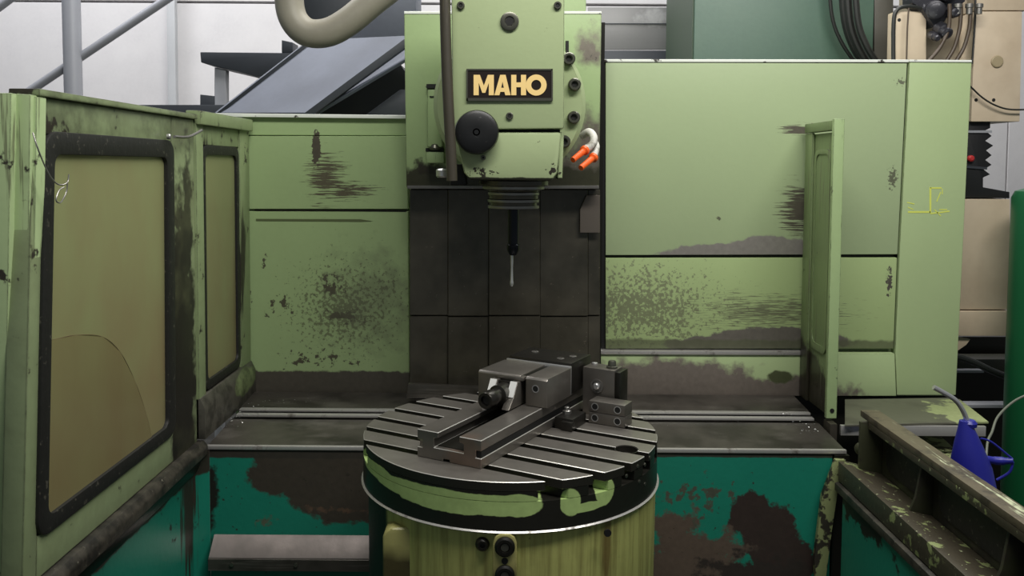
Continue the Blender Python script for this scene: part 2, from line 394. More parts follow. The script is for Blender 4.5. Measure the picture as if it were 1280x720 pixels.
# ================================================================== RIGHT CABINET
cb = thing('control_cabinet', 'large light green steel cabinet with slanted door seam right of the milling head', 'cabinet', (.83, 2.8, .5))
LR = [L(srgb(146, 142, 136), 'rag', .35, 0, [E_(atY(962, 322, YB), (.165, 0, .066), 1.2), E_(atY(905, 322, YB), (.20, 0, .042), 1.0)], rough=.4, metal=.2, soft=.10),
      L(srgb(84, 80, 68), 'hstreak', 1.5, -.35, [bY(1004, 262, YB, 34, 38, 1.0), bY(996, 162, YB, 24, 8)], soft=.12, scale=1.8),
      L(srgb(96, 100, 80), 'speck', 1.6, -.55, [bY(1116, 222, YB, 10, 20), bY(898, 273, YB, 4, 3, 1.6), bY(1126, 102, YB, 9, 8, .9)], soft=.15, scale=1.4),
      L(srgb(74, 70, 62), 'rag', .5, 0, [H_((0, 0, 1), atY(900, 76.5, YB).z, .006)], soft=.6, alpha=.8)]
LD = [L(srgb(108, 112, 86), 'speck', 1.7, -.46, [bY(800, 385, YB, 120, 62, .8), bY(800, 350, YB, 60, 14, .5)], soft=.25, alpha=.85, scale=1.5),
      L(srgb(92, 92, 74), 'hstreak', 1.6, -.42, [bY(960, 390, YB, 120, 30, .7)], soft=.15, scale=2.2, alpha=.85),
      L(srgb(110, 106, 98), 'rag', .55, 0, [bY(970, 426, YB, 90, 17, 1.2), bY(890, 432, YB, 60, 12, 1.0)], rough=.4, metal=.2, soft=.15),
      L(srgb(84, 88, 66), 'rag', .6, 0, [H_((0, 0, -1), -atY(800, 424, YB).z, .02)], soft=.4, alpha=.8),
      L(srgb(74, 70, 62), 'speck', 1.2, -.2, [bY(1112, 350, YB, 5, 22, .5)], soft=.1)]
m_door = mat('green_paint_cabinet_door', srgb(160, 177, 136), .4, 0, LR, var=.05)
m_low = mat('green_paint_cabinet_lower', srgb(158, 177, 124), .42, 0, LD, var=.05)
m_cab = mat('green_paint_cabinet_body', srgb(165, 184, 136), .42, 0, [
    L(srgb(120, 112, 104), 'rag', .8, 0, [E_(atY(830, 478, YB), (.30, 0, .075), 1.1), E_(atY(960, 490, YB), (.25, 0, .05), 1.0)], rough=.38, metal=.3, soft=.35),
    L(srgb(70, 76, 50), 'rag', .8, 0, [bY(972, 470, YB, 16, 8)], soft=.3),
    L(DARK, 'rag', 1.1, -.2, [bY(1205, 430, YB, 6, 60, .4)], soft=.1)], var=.05, edge=(srgb(60, 56, 46), .003))
YD = YB
MB().pxY([(757, 78), (1134, 79), (1122, 318), (757, 319)], YD, .03).build('door', m_door, cb, .003)
MB().pxY([(757, 322.5), (1121.5, 322), (1117, 436), (757, 436)], YD, .03).build('lower_door', m_low, cb, .003)
MB().pxY([(1137, 76.5), (1215, 77), (1195, 494), (1121, 494), (1119, 440), (1124, 322)], YD, .03).build('right_stile', m_cab, cb, .003)
MB().pxY([(751, 442), (1118.5, 442), (1120.5, 495), (751, 495)], YD - .014, .04).build('bottom_rail', m_cab, cb, .002)
MB().pxY([(751, 438.5), (1003, 439.5), (1003, 444), (751, 443)], YD - .02, .03).build('rail_lip', m_lip, cb, .0015)
MB().pxY([(755, 74), (1136, 74.5), (1136, 78), (755, 77.5)], YD - .003, .35).build('top_edge', cap, cb, .001, 1)
MB().pxY([(1137, 74.5), (1215, 75), (1215, 78), (1137, 77.5)], YD - .003, .35).build('top_edge', cap, cb, .001, 1)
MB().pxY([(754, 79), (1212, 79), (1192, 495), (754, 495)], YD + .0305, .30).build('cabinet_body', m_cab, cb)
MB().pxY([(754, 496), (1192, 496), (1176, 1000), (754, 1000)], YD + .04, .28).build('cabinet_plinth', m_dark, cb)
MB().pxY([(1117, 75), (1137.5, 76), (1121, 320), (1121.5, 440), (1117, 440)], YD + .012, .016).build('seam_filler', m_hole, cb)
MB().pxY([(757, 317), (1123, 316), (1123, 324), (757, 324)], YD + .012, .016).build('seam_filler', m_hole, cb)
MB().pxY([(752, 79), (756.5, 79), (756.5, 438), (752, 438)], YD + .008, .02).build('side_gap', m_hole, cb)
# chalk-like dimension sketch
m_ch = mat('yellow_marker', srgb(206, 214, 96), .7, 0, var=.05, bump=0)
ch = MB()
for a, b_, wd in (((1163, 234), (1163, 266), 1.1), ((1135, 265), (1163, 265), 1.1), ((1163, 235), (1177, 235), .9), ((1176, 240), (1171, 252), .6), ((1134, 253), (1143, 255), .6),
                 ((1163, 267), (1187, 264), .8), ((1168, 262), (1176, 270), .6), ((1174, 262), (1184, 262), .6), ((1135, 259), (1142, 262), .5), ((1178, 236), (1178, 243), .5)):
    dx, dy = b_[0] - a[0], b_[1] - a[1]; ln = math.hypot(dx, dy); nx, ny = -dy / ln * wd, dx / ln * wd
    ch.pxY([(a[0] + nx, a[1] + ny), (b_[0] + nx, b_[1] + ny), (b_[0] - nx, b_[1] - ny), (a[0] - nx, a[1] - ny)], YD - .0006, .0008)
ch.build('marker_sketch', m_ch, cb)['label'] = 'small yellow hand-drawn dimension sketch'

# ================================================================== COLUMN with saddle plate and steel way covers
co = thing('machine_column', 'square green backing plate above dark steel way covers behind the spindle', 'machine column', (-.03, 2.6, .5))
m_pl = mat('green_paint_saddle', GREEN, .42, 0, [
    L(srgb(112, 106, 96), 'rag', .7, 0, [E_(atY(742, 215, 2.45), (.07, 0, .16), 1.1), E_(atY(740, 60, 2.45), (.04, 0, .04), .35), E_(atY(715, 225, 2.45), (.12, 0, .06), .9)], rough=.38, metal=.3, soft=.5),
    L(srgb(58, 58, 44), 'rag', 1.0, 0, [H_((0, 0, -1), -atY(540, 208, 2.45).z, .04)], soft=.5, rough=.35),
    L(DARK, 'rag', 1.5, -.5, [bY(520, 200, 2.45, 22, 20, .5), bY(540, 212, 2.45, 24, 12, .7)], soft=.3, alpha=.8),
    L(DARK, 'rag', 1.1, -.42, soft=.1)], edge=EDGE)
MB().pxY([(505, 17), (752, 17), (749, 234), (508, 234)], 2.45, .075).build('saddle_plate', m_pl, co, .003)
MB().pxY([(505, 14), (752, 14), (752, 17.5), (505, 17.5)], 2.448, .077).build('saddle_top_edge', cap, co, .001, 1)
MB().pxY([(509, 232), (749, 232), (749, 236), (509, 236)], 2.446, .07).build('saddle_bottom_edge', m_steel, co, .001, 1)
m_way = mat('oily_way_cover', srgb(86, 82, 72), .25, .25, [L(srgb(62, 60, 52), 'soft', 1.2, -.05, rough=.2, metal=.3, soft=.8), L(srgb(80, 72, 62), 'speck', 1.2, -.5, soft=.1)], var=.2, bump=.05)
cols = [(512, 560, .016), (560, 611, .010), (611, 675, .004), (675, 735, .010), (735, 750, .016)]
for i, (a, b_, dp) in enumerate(cols):
    MB().pxY([(a, 237), (b_, 237), (b_, 394 + (i % 2)), (a, 394 + (i % 2))], 2.50 + dp, .02).build('way_cover_upper', m_way, co, .0015, 1)
    MB().pxY([(a, 395 + (i % 2)), (b_, 394.5 + (i % 2)), (b_, 496), (a, 496)], 2.504 + dp, .02).build('way_cover_lower', m_way, co, .0015, 1)
MB().pxY([(733, 244), (750, 244), (750, 291), (725, 291), (725, 262)], 2.495 , .004).build('reflection_plate', mat('reflection_grey', srgb(112, 104, 96), .4, .5, var=.1), co, .001, 1)  # reflection on the way cover, built in as a lighter plate
MB().pxY([(510, 480), (600, 484), (600, 498), (508, 498)], 2.45, .02).build('cover_foot', TRAY, co, .002)
MB().box(-.30, .27, 2.545, 2.585, .3, 1.95).build('column_core', m_dark, co)
MB().box(-.10, .218, 2.59, 2.9, .3, 2.5).build('column_casting', m_backmass, co, .01)
# slide bracket left of the head
MB().pxY([(534, 112), (553, 112), (553, 184), (534, 184)], 2.405, .045).build('slide_block', m_pl, co, .004)
MB().pxY([(533, 190), (555, 190), (555, 204), (533, 204)], 2.395, .055).build('slide_stop', m_sflg, co, .003)
MB().pxY([(533, 105), (553, 105), (553, 110), (533, 110)], 2.43, .02).build('slide_slot', m_hole, co)
p = atY(544, 184, 2.42); MB().lathe([(.016, 0), (.016, .006), (.010, .014), (.004, .016)], (p.x, 2.415, p.z - .004), (0, -.3, 1), 16).build('slide_knob', m_bolt, co)
MB().pxY([(532, 185), (554, 185), (554, 189.5), (532, 189.5)], 2.42, .03).build('slide_slot', m_hole, co)
MB().pxY([(537, 120), (548, 120), (548, 122), (537, 122)], 2.403, .004).build('slot', m_hole, co)
MB().pxY([(707, 51), (711, 51), (711, 66), (707, 66)], 2.448, .004).build('slot', m_hole, co)

# ================================================================== MILLING HEAD
hd = thing('milling_head', 'light green vertical milling head with black and cream nameplate above the rotary table', 'milling head', (0, 2.15, 1.4))
YH = 2.0
m_hd = mat('green_paint_head', srgb(161, 176, 133), .4, 0, [
    L(DARK, 'speck', 1.3, -.55, [bY(600, 216, YH, 26, 10, .8), bY(692, 212, YH, 14, 16, .8), bY(668, 180, YH, 10, 9, .6)], soft=.1),
    L(srgb(40, 40, 30), 'rag', .8, 0, [H_((0, 0, -1), -atY(640, 222, YH).z, .006)], soft=.3),
    L(DARK, 'rag', 1.1, -.45, soft=.1)], var=.05, edge=(srgb(60, 60, 40), .003))
MB().pxY([(563, -90), (706, -90), (705, 161), (566, 162)], YH, .22).build('front_housing', m_hd, hd, .006)
MB().pxY([(568, 165), (702, 165), (697, 216), (690, 226), (588, 225), (580, 216)], YH + .004, .22).build('lower_housing', m_hd, hd, .008)
MB().pxY([(700, 165), (705, 165), (703, 224), (697, 224)], YH + .02, .1).build('side_lip', m_hd, hd, .002)
MB().pxY([(600, 161.5), (700, 161.5), (700, 166), (600, 166)], YH + .02, .2).build('housing_seam', m_hole, hd)
c = atY(637, 130, 2.25)
MB().lathe([(.20, 0), (.20, .06), (.19, .07)], (c.x, 2.32, c.z), (0, -1, 0), 64).build('swivel_flange', m_hd, hd, .0)
MB().cyl((c.x, 2.449, c.z), (0, -1, 0), .15, .13, 48).build('swivel_hub', m_hd, hd)
def bolt(px, py, Y, r, parent, h=.010, mt=None):
    p = atY(px, py, Y)
    b1 = MB().lathe([(r, 0), (r, h * .8), (r * .85, h), (r * .55, h), (r * .5, h * .55)], (p.x, Y, p.z), (0, -1, 0), 20).build('bolt', mt or m_bolt, parent)
    MB().cyl((p.x, Y - h * .54, p.z), (0, -1, 0), r * .48, .0008, 6).build('socket', m_hole, b1)
    return b1
for px, py in ((711, 74), (718, 106), (717, 147), (705, 177)): bolt(px, py, 2.249, .0165, hd, .016)
bolt(576, 7, YH, .009, hd, .006); bolt(697, 7, YH, .009, hd, .006); bolt(637, 145, YH, .0085, hd, .005); bolt(604, 197, YH + .004, .006, hd, .004)
b_ = bolt(637, 27, YH, .0215, hd, .006)
# name plate
NP = MB().pxY([(583, 86), (690, 86), (691, 126), (583, 126)], YH - .004, .004).build('nameplate', mat('black_nameplate', srgb(30, 22, 18), .35, 0, var=.1, bump=0), hd, .001, 1)
fr = MB()
for q4 in ([(583, 86), (690.5, 86), (690.5, 88), (583, 88)], [(583, 122.5), (691, 122.5), (691, 126), (583, 126)], [(583, 86), (584.8, 86), (584.8, 126), (583, 126)], [(689.2, 86), (691, 86), (691, 126), (689.2, 126)]):
    fr.pxY(q4, YH - .0055, .0012)
fr.build('plate_rim', m_bolt, NP, 0)
m_let = mat('cream_yellow_letter', srgb(240, 208, 138), .5, 0, var=.03, bump=0)
T, B_ = 93.5, 119
def letter(polys, ring=None):
    mb = MB()
    for q_ in polys: mb.pxY(q_, YH - .0058, .0016)
    mb.build('letter', m_let, NP)
letter([[(592, T), (599.8, T), (604.8, 107), (609.8, T), (617.3, T), (617.3, B_), (611, B_), (611, 103.5), (606.6, 116), (602.8, 116), (598.4, 103.5), (598.4, B_), (592, B_)]])
letter([[(625.2, T), (632, T), (638.2, B_), (631.6, B_), (630.6, 114.8), (625.4, 114.8), (624.2, B_), (618, B_)]])
MB().pxY([(628.2, 102), (629.8, 109.5), (626.6, 109.5)], YH - .0061, .0006).build('letter_counter', m_hole, NP)
letter([[(639, T), (645.4, T), (645.4, 103), (651.2, 103), (651.2, T), (657.6, T), (657.6, B_), (651.2, B_), (651.2, 109), (645.4, 109), (645.4, B_), (639, B_)]])
cO = atY(670.3, 106.3, YH - .0058); e = YH / F_PX
oo = [(cO.x + 12.9 * e * math.cos(t), cO.z + 13.0 * e * math.sin(t)) for t in [i * math.pi / 16 for i in range(32)]]
oi = [(cO.x + 6.2 * e * math.cos(t), cO.z + 6.4 * e * math.sin(t)) for t in [i * math.pi / 16 for i in range(32)]]
MB().ring(oo, oi, 'y', YH - .0058, YH - .0042).build('letter', m_let, NP)
# black hand knob
p = atY(595.5, 165, YH - .03)
kn = MB().lathe([(.044, 0), (.0505, .003), (.0515, .012), (.049, .022), (.042, .026), (.012, .0255), (.009, .0255)], (p.x, YH - .003, p.z), (0, -1, 0), 48).build('hand_knob', mat('black_knob', srgb(22, 23, 24), .42, .1, [L(srgb(60, 60, 60), 'speck', 1.1, -.4, soft=.2)], var=.2, bump=.1), hd)
MB().lathe([(.0085, 0), (.0085, .003), (.0055, .003), (.0055, .0005)], (p.x, YH - .0255, p.z), (0, -1, 0), 20).build('knob_centre', m_bright, kn)
# spindle nose, holder and cutter
S = Vector((atY(642, 230, 2.16).x, 2.16, 0)); zz = lambda y_: atY(642, y_, 2.16).z
ns = MB().lathe([(.088, zz(226)), (.088, zz(231)), (.066, zz(235)), (.064, zz(239)), (.057, zz(240)), (.057, zz(243)), (.063, zz(244)), (.063, zz(248)), (.056, zz(249)), (.056, zz(252)), (.060, zz(253)), (.060, zz(257)), (.030, zz(260))], (S.x, S.y, 0), (0, 0, 1), 48).build('spindle_nose', m_way, hd)
rg = MB()
for y_ in (241.5, 250.5, 258): rg.lathe([(.0645, zz(y_ + 2)), (.0652, zz(y_)), (.0645, zz(y_ - 1.3))], (S.x, S.y, 0), (0, 0, 1), 48)
MB().lathe([(.0665, zz(229)), (.078, zz(233)), (.078, zz(236)), (.066, zz(238))], (S.x, S.y, 0), (0, 0, 1), 48).build('nose_ring', m_steel, ns)
rg.build('nose_ring', m_steel, ns)
m_hold = mat('blued_holder_steel', srgb(36, 38, 44), .3, .7, var=.15, bump=.03)
th = MB().lathe([(.014, zz(258)), (.0135, zz(305)), (.016, zz(306)), (.016, zz(312)), (.010, zz(318)), (.008, zz(319))], (S.x, S.y, 0), (0, 0, 1), 24).build('tool_holder', m_hold, hd)
ct = MB().lathe([(.0036, zz(318)), (.0036, zz(328)), (.0028, zz(334)), (.0036, zz(350)), (.0048, zz(353)), (.0046, zz(356)), (.002, zz(358))], (S.x - .003, S.y, 0), (0, 0, 1), 16).build('cutter', m_bright, hd)
# cable conduit with fittings
pts = [atY(x, y, YH - .045 + .0004 * 0) for x, y in ((556, -90), (556, -20), (557, 40), (559, 100), (562, 160), (564, 200), (565, 226))]
cc = mat('olive_black_cable', srgb(58, 54, 44), .5, 0, [L(srgb(92, 88, 70), 'vstreak', 1.1, -.3, soft=.3)], var=.2)
cbn = tag(MB().tube(pts, .0125, 14).build('cable_conduit', cc), 'thick dark olive cable hanging down the left side of the milling head', 'cable')
MB().lathe([(.013, 0), (.017, .004), (.017, .02), (.012, .024)], atY(553, 222, 2.3), (0, .0, 1), 16).build('fitting', m_bright, hd)
MB().pxY([(566, 205), (580, 205), (583, 232), (562, 232)], 2.1, .08).build('cable_bracket', m_dark, hd, .004)
# coolant nozzles
nz_ = thing('coolant_nozzles', 'white coolant pipe pair with two orange nozzle tips right of the milling head', 'nozzle', atY(735, 200, 2.3))
m_wh = mat('white_plastic', srgb(205, 203, 196), .5, 0, [L(srgb(120, 116, 104), 'rag', 1.1, -.3, soft=.3)], var=.08)
m_or = mat('orange_plastic', srgb(240, 98, 34), .4, 0, var=.06)
MB().tube([atY(728, 170, 2.3), atY(736, 165, 2.28), atY(742, 171, 2.26), atY(741, 180, 2.25), atY(733, 186, 2.24)], .0105, 12).build('pipe', m_wh, nz_)
MB().tube([atY(742, 176, 2.30), atY(745, 184, 2.27), atY(742, 195, 2.25)], .010, 12).build('pipe', m_wh, nz_)
for a, b2 in (((732, 187), (716, 200)), ((743, 196), (726, 210))):
    A = atY(*a, 2.24); B = atY(*b2, 2.20); d = B - A
    MB().lathe([(.0125, 0), (.013, .008), (.0085, .012), (.0075, d.length)], A, d, 16).build('nozzle_tip', m_or, nz_)

# ================================================================== ROTARY TABLE
TC = Vector((0, 1.84, 0)); R_ = .316; ZT = .953
tb = thing('rotary_table', 'round slotted steel rotary table with patchy green rim on a yellowed drum base', 'machine table', (TC.x, TC.y, 0))
ang = math.radians(29)
V = Vector((math.sin(ang), math.cos(ang), 0)); Sx = Vector((V.y, -V.x, 0))
TM = Matrix(((Sx.x, V.x, 0, TC.x), (Sx.y, V.y, 0, TC.y), (0, 0, 1, ZT), (0, 0, 0, 1)))   # local (s, v, z)
m_top = mat('machined_table_steel', srgb(150, 145, 138), .36, .8, [L(srgb(60, 56, 50), 'soft', 1.1, 0, rough=.4, metal=.6, soft=.9, alpha=.55), L(srgb(50, 46, 42), 'rag', 1.2, -.35, soft=.3, alpha=.6)], var=.18, bump=.06)
RIMG = [L(srgb(160, 184, 116), 'rag', .38, -.02, [
            E_((-.14, 1.53, ZT - .0435), (.10, .3, .022), 1.3), E_((-.09, 1.53, ZT - .0455), (.10, .3, .021), 1.3), E_((-.03, 1.53, ZT - .0445), (.085, .3, .021), 1.5), E_((.015, 1.53, ZT - .0435), (.045, .3, .022), 1.5), E_((-.20, 1.60, ZT - .040), (.08, .3, .017), 1.2), E_((-.27, 1.68, ZT - .032), (.05, .2, .015), 1.1),
            E_((.112, 1.555, ZT - .044), (.020, .2, .026), 1.3), E_((.178, 1.59, ZT - .036), (.020, .2, .028), 1.4), E_((.145, 1.56, ZT - .058), (.045, .2, .009), 1.0)], rough=.4, soft=.10)]
m_rim = mat('dark_rim_with_green_paint', srgb(44, 43, 38), .33, .5, RIMG, var=.2, bump=.1)
SW = .011
m_rimd = mat('dirty_shaded_rim_steel', srgb(50, 48, 42), .35, .5, var=.2, bump=.1)  # land sides darkened: dirt and shade together in one colour
m_edge = mat('edge_highlight', srgb(190, 188, 182), .42, .6, var=.1, bump=0)  # highlight along upward bevels, put into the colour as brighter steel
slots = [-.228 + .0735 * i for i in range(0, 7)]
holeS, holeV, holeR = None, None, .024
def strip(v0, v1, z0, z1, r):
    v0 = max(v0, -r * .999); v1 = min(v1, r * .999)
    n = 26; pts = []
    a0, a1 = math.asin(v0 / r), math.asin(v1 / r)
    for i in range(n + 1):
        a = a0 + (a1 - a0) * i / n; pts.append((r * math.cos(a), r * math.sin(a)))
    for i in range(n + 1):
        a = a1 + (a0 - a1) * i / n; pts.append((-r * math.cos(a), r * math.sin(a)))
    return pts
hp = atZ(783, 561, ZT); hq = TM.inverted() @ hp
edges = [-R_] + slots + [R_]
for i in range(len(edges) - 1):
    lo = -R_ if i == 0 else edges[i] + SW; hi = R_ if i == len(edges) - 2 else edges[i + 1] - SW
    if hi - lo < .008: continue
    mb = MB(); mb.ext(strip(lo, hi, 0, 0, R_), 'z', -.018, 0, TM)
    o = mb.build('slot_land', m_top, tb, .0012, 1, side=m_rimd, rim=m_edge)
    lo2 = -R_ if i == 0 else lo + .009; hi2 = R_ if i == len(edges) - 2 else hi - .009
    if hi2 - lo2 > .006: MB().ext(strip(lo2, hi2, 0, 0, R_), 'z', -.036, -.0182, TM).build('slot_web', m_rim, tb)
MB().lathe([(R_, -.037), (R_ + .0005, -.065), (R_ + .001, -.090)][::-1], (TC.x, TC.y, ZT), (0, 0, 1), 96).build('table_disc', m_rim, tb)
MB().lathe([(R_ + .002, -.0955), (R_ + .0048, -.093), (R_ + .002, -.0905)], (TC.x, TC.y, ZT), (0, 0, 1), 96).build('drip_ring', m_lip, tb)
# round pocket in the top: cut it out of the lands it touches
def cut_with(o, cutter):
    md = o.modifiers.new('b', 'BOOLEAN'); md.operation = 'DIFFERENCE'; md.object = cutter; md.solver = 'EXACT'
    bpy.context.view_layer.update()
    dg = bpy.context.evaluated_depsgraph_get(); me = bpy.data.meshes.new_from_object(o.evaluated_get(dg))
    me.polygons.foreach_set('use_smooth', [False] * len(me.polygons))
    o.modifiers.clear(); old = o.data; o.data = me; me.name = old.name
cutr = MB().cyl((hp.x, hp.y, ZT - .015), (0, 0, 1), holeR, .03, 40).build('hole_cutter', m_hole)
for o in list(tb.children):
    if o.name.startswith('slot_land'):
        c0 = [TM.inverted() @ (Vector(v.co) + tb.location) for v in o.data.vertices]
        if min(c.y for c in c0) < hq.y + holeR and max(c.y for c in c0) > hq.y - holeR: cut_with(o, cutr)
bpy.data.objects.remove(cutr)
MB().ring([(hp.x + holeR * math.cos(t), hp.y + holeR * math.sin(t)) for t in [i * math.pi / 20 for i in range(40)]],
          [(hp.x + holeR * .93 * math.cos(t), hp.y + holeR * .93 * math.sin(t)) for t in [i * math.pi / 20 for i in range(40)]], 'z', ZT - .017, ZT - .0015).build('pocket_wall', m_dark, tb)
m_base = mat('yellowed_green_drum', srgb(172, 174, 104), .38, 0, [
    L(srgb(118, 112, 62), 'vstreak', 1.3, -.12, soft=.6, alpha=.7, scale=.8), L(srgb(92, 70, 34), 'vstreak', .8, 0, [E_(atY(762, 700, 1.54), (.012, .2, .09), 1.0)], soft=.7, alpha=.8),
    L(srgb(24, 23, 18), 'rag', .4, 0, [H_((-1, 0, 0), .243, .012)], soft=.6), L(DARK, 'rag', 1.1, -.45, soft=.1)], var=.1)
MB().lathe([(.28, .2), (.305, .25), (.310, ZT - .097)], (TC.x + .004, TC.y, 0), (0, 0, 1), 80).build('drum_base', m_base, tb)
m_boss = mat('pale_yellow_boss', srgb(158, 154, 96), .4, 0, [L(srgb(70, 64, 34), 'soft', 1.2, -.2, [H_((0, 0, -1), -.80, .04)], soft=.8)], var=.08)
MB().pxY([(478, 800), (478, 672), (481, 665), (488, 660), (512, 660), (524, 668), (534, 684), (542, 710), (546, 800)], 1.60, .06).build('motor_boss', m_boss, tb, .008, 3)
# bracket with two round plugs
Yk = 1.515
MB().pxY([(616, 760), (616, 680), (619, 672), (625, 668.5), (637, 668.5), (643, 672), (646, 680), (646, 760)], Yk, .03).build('lock_bracket', m_boss, tb, .003)
for py, r_ in ((683, .0185), (718, .018)):
    p = atY(631, py, Yk); lp = MB().lathe([(r_, 0), (r_, .004), (r_ * .8, .007), (r_ * .5, .007), (r_ * .45, .003)], (p.x, Yk, p.z), (0, -1, 0), 24).build('plug', m_dark, tb)
    MB().cyl((p.x, Yk - .0035, p.z), (0, -1, 0), r_ * .4, .002, 16).build('plug_centre', m_bolt, lp)
p = atY(631, 701, Yk); MB().cyl((p.x, Yk, p.z), (0, -1, 0), .006, .002, 12).build('screw', m_hole, tb)
p = atY(603, 681, 1.53); MB().lathe([(.013, 0), (.013, .006), (.009, .012), (.005, .012), (.005, .008)], (p.x, 1.537, p.z), (0, -1, 0), 20).build('plug', m_dark, tb)
p = atY(760, 669, 1.55); MB().cyl((p.x, 1.562, p.z), (0.2, -1, 0), .007, .004, 16).build('oil_hole', m_hole, tb)
# small dark bolts in the rim
for px, py in ((797, 583), (806, 581), (799, 602), (806, 605), (783, 595), (812, 572)):
    d = ray(px, py); o_ = Vector((0, 0)) - Vector((TC.x, TC.y)); a_ = d.x ** 2 + d.y ** 2; b2 = 2 * (o_.x * d.x + o_.y * d.y); c2 = o_.x ** 2 + o_.y ** 2 - R_ ** 2
    t_ = (-b2 - math.sqrt(b2 * b2 - 4 * a_ * c2)) / (2 * a_); q3 = CAM + d * t_; nrm = Vector((q3.x - TC.x, q3.y - TC.y, 0)).normalized()
    MB().lathe([(.004, 0), (.004, .001), (.0025, .0015)], q3, nrm, 10).build('rim_screw', m_bolt, tb)

# ================================================================== VISE on the table (local frame s, v, z)
vz = thing('machine_vise', 'long steel machine vise lying diagonally across the slotted round table', 'vise', TM @ Vector((0, 0, 0)))
m_vs = mat('vise_steel', srgb(142, 137, 130), .34, .8, [L(srgb(66, 62, 56), 'soft', 1.1, 0, rough=.36, metal=.7, soft=.9, alpha=.6), L(srgb(140, 112, 94), 'soft', 1, -.2, [E_(TM @ Vector((.05, -.25, .02)), (.06, .06, .04))], rough=.4, metal=.6, soft=.6, alpha=.5)], var=.15, bump=.05)
m_vd = mat('dark_vise_steel', srgb(62, 60, 56), .3, .8, var=.2, bump=.05)
hw, v0_, v1_, zb = .0735, -.246, .25, .055
prof = [(-hw, 0), (-.013, 0), (-.013, .005), (.002, .005), (.002, 0), (hw, 0), (hw, .020), (hw - .012, .020), (hw - .012, .034), (hw, .034), (hw, zb), (.024, zb), (.024, .044), (.034, .042), (.034, .024), (-.034, .024), (-.034, .042), (-.024, .044), (-.024, zb), (-hw, zb), (-hw, .034), (-hw + .012, .034), (-hw + .012, .020), (-hw, .020)]
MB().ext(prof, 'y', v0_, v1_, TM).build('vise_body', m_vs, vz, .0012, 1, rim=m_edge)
MB().box(hw - .0115, hw - .0015, v0_ + .003, v1_ - .003, .0205, .0335, TM).build('groove_shade_strip', m_hole, vz)  # dark strip painted in for the shade inside the groove
MB().box(-.0325, .0325, v0_ + .012, .0, .0243, .0252, TM).build('channel_shade_sheet', m_dark, vz)  # dark sheet painted in for shade at the bottom of the channel
MB().box(-.10, -.0745, -.20, -.05, .0, .018, TM).build('clamp_lug', m_vs, vz, .002)
# jaw block
MB().ext([(.005, zb + .001), (.125, zb + .001), (.125, .119), (.010, .119), (.005, .114)], 'x', -.086, .02, TM @ Matrix.Translation((0, 0, 0))).build('jaw_block', m_vs, vz, .002)
MB().ext([(.005, zb + .001), (.125, zb + .001), (.125, .119), (.010, .119), (.005, .114)], 'x', .034, .086, TM).build('jaw_block', m_vs, vz, .002)
MB().box(.0205, .0335, .02, .12, zb + .001, .117, TM).build('jaw_slot', m_dark, vz)
MB().box(-.082, .084, .126, .132, zb + .001, .1215, TM).build('jaw_face', m_bright, vz, .001)
MB().box(-.080, .082, .134, .245, zb + .001, .127, TM).build('fixed_jaw', m_vd, vz, .002)
for s_, v_ in ((-.045, .20), (.04, .165), (.055, .20)):
    q3 = TM @ Vector((s_, v_, .127)); MB().lathe([(.009, 0), (.009, .0015), (.0075, .002), (.004, .002), (.004, .0005)], q3, (0, 0, 1), 16).build('cap_screw', m_steel, vz)
q3 = TM @ Vector((.058, .0052, .095)); MB().lathe([(.0085, 0), (.0085, .0008), (.0065, .0008), (.0065, .0002)], q3, -V, 20).build('hole_rim', m_bright, vz)
MB().cyl(q3, -V, .0066, .0005, 20).build('hole', m_hole, vz)
# nut block with sloping chamfered prongs
for s0, s1 in ((-.044, -.026), (.006, .024)):
    MB().ext([(-.052, zb + .001), (.004, zb + .001), (.004, .108), (-.012, .108), (-.030, .078)], 'x', s0, s1, TM).build('nut_prong', m_vs, vz, .0015)
    a, b2 = (-.0125, .1085), (-.0305, .0785)
    MB().ext([a, b2, (b2[0] - .0012, b2[1] + .0008), (a[0] - .0012, a[1] + .0008)], 'x', s0 + .001, s1 - .001, TM).build('prong_chamfer', mat('polished_chamfer', srgb(225, 225, 222), .5, .35, var=.02, bump=0) if 'polished_chamfer' not in bpy.data.materials else bpy.data.materials['polished_chamfer'], vz)
MB().box(-.0255, .0055, -.008, .004, zb + .001, .106, TM).build('nut_bridge', m_vd, vz, .001)
MB().box(-.040, .03, -.0, .034, .1085, .1165, TM).build('nut_cap', m_vs, vz, .002)
sq = TM @ Vector((-.010, -.006, .082))
MB().lathe([(.022, 0), (.022, .035), (.016, .037), (.016, .060), (.019, .061), (.019, .082), (.017, .086), (.011, .086), (.010, .078)], sq, -V, 32).build('vise_screw', m_vd, vz)
MB().cyl(sq - V * .079, -V, .0095, .002, 6).build('hex_socket', m_hole, vz)

# ================================================================== STEEL BLOCKS right of the vise
def blockset(name, label, cat, s0, s1, v0, v1, z0, z1, m, bev=.0015):
    t = thing(name, label, cat, TM @ Vector(((s0 + s1) / 2, (v0 + v1) / 2, z0)))
    MB().box(s0, s1, v0, v1, z0, z1, TM).build('block_body', m, t, bev)
    return t
ub = blockset('angle_block', 'upright steel block with round boss standing between vise and stacked parallel bars', 'steel block', .088, .166, .185, .235, .0, .110, m_vs)
q3 = TM @ Vector((.124, .1845, .070)); MB().lathe([(.016, 0), (.016, .002), (.012, .002), (.011, .0005)], q3, -V, 24).build('boss_ring', m_steel, ub)
MB().lathe([(.0075, 0), (.0075, .006), (.005, .008)], q3, -V, 16).build('boss_pin', m_bright, ub)
MB().box(.167, .178, .188, .238, 0, .106, TM).build('side_plate', m_dark, ub, .001)
q3 = TM @ Vector((.150, .21, .110)); MB().lathe([(.013, 0), (.013, .004), (.010, .005), (.009, .014), (.0075, .017), (.003, .017)], q3, (0, 0, 1), 20).build('clamping_bolt', m_bolt, ub)
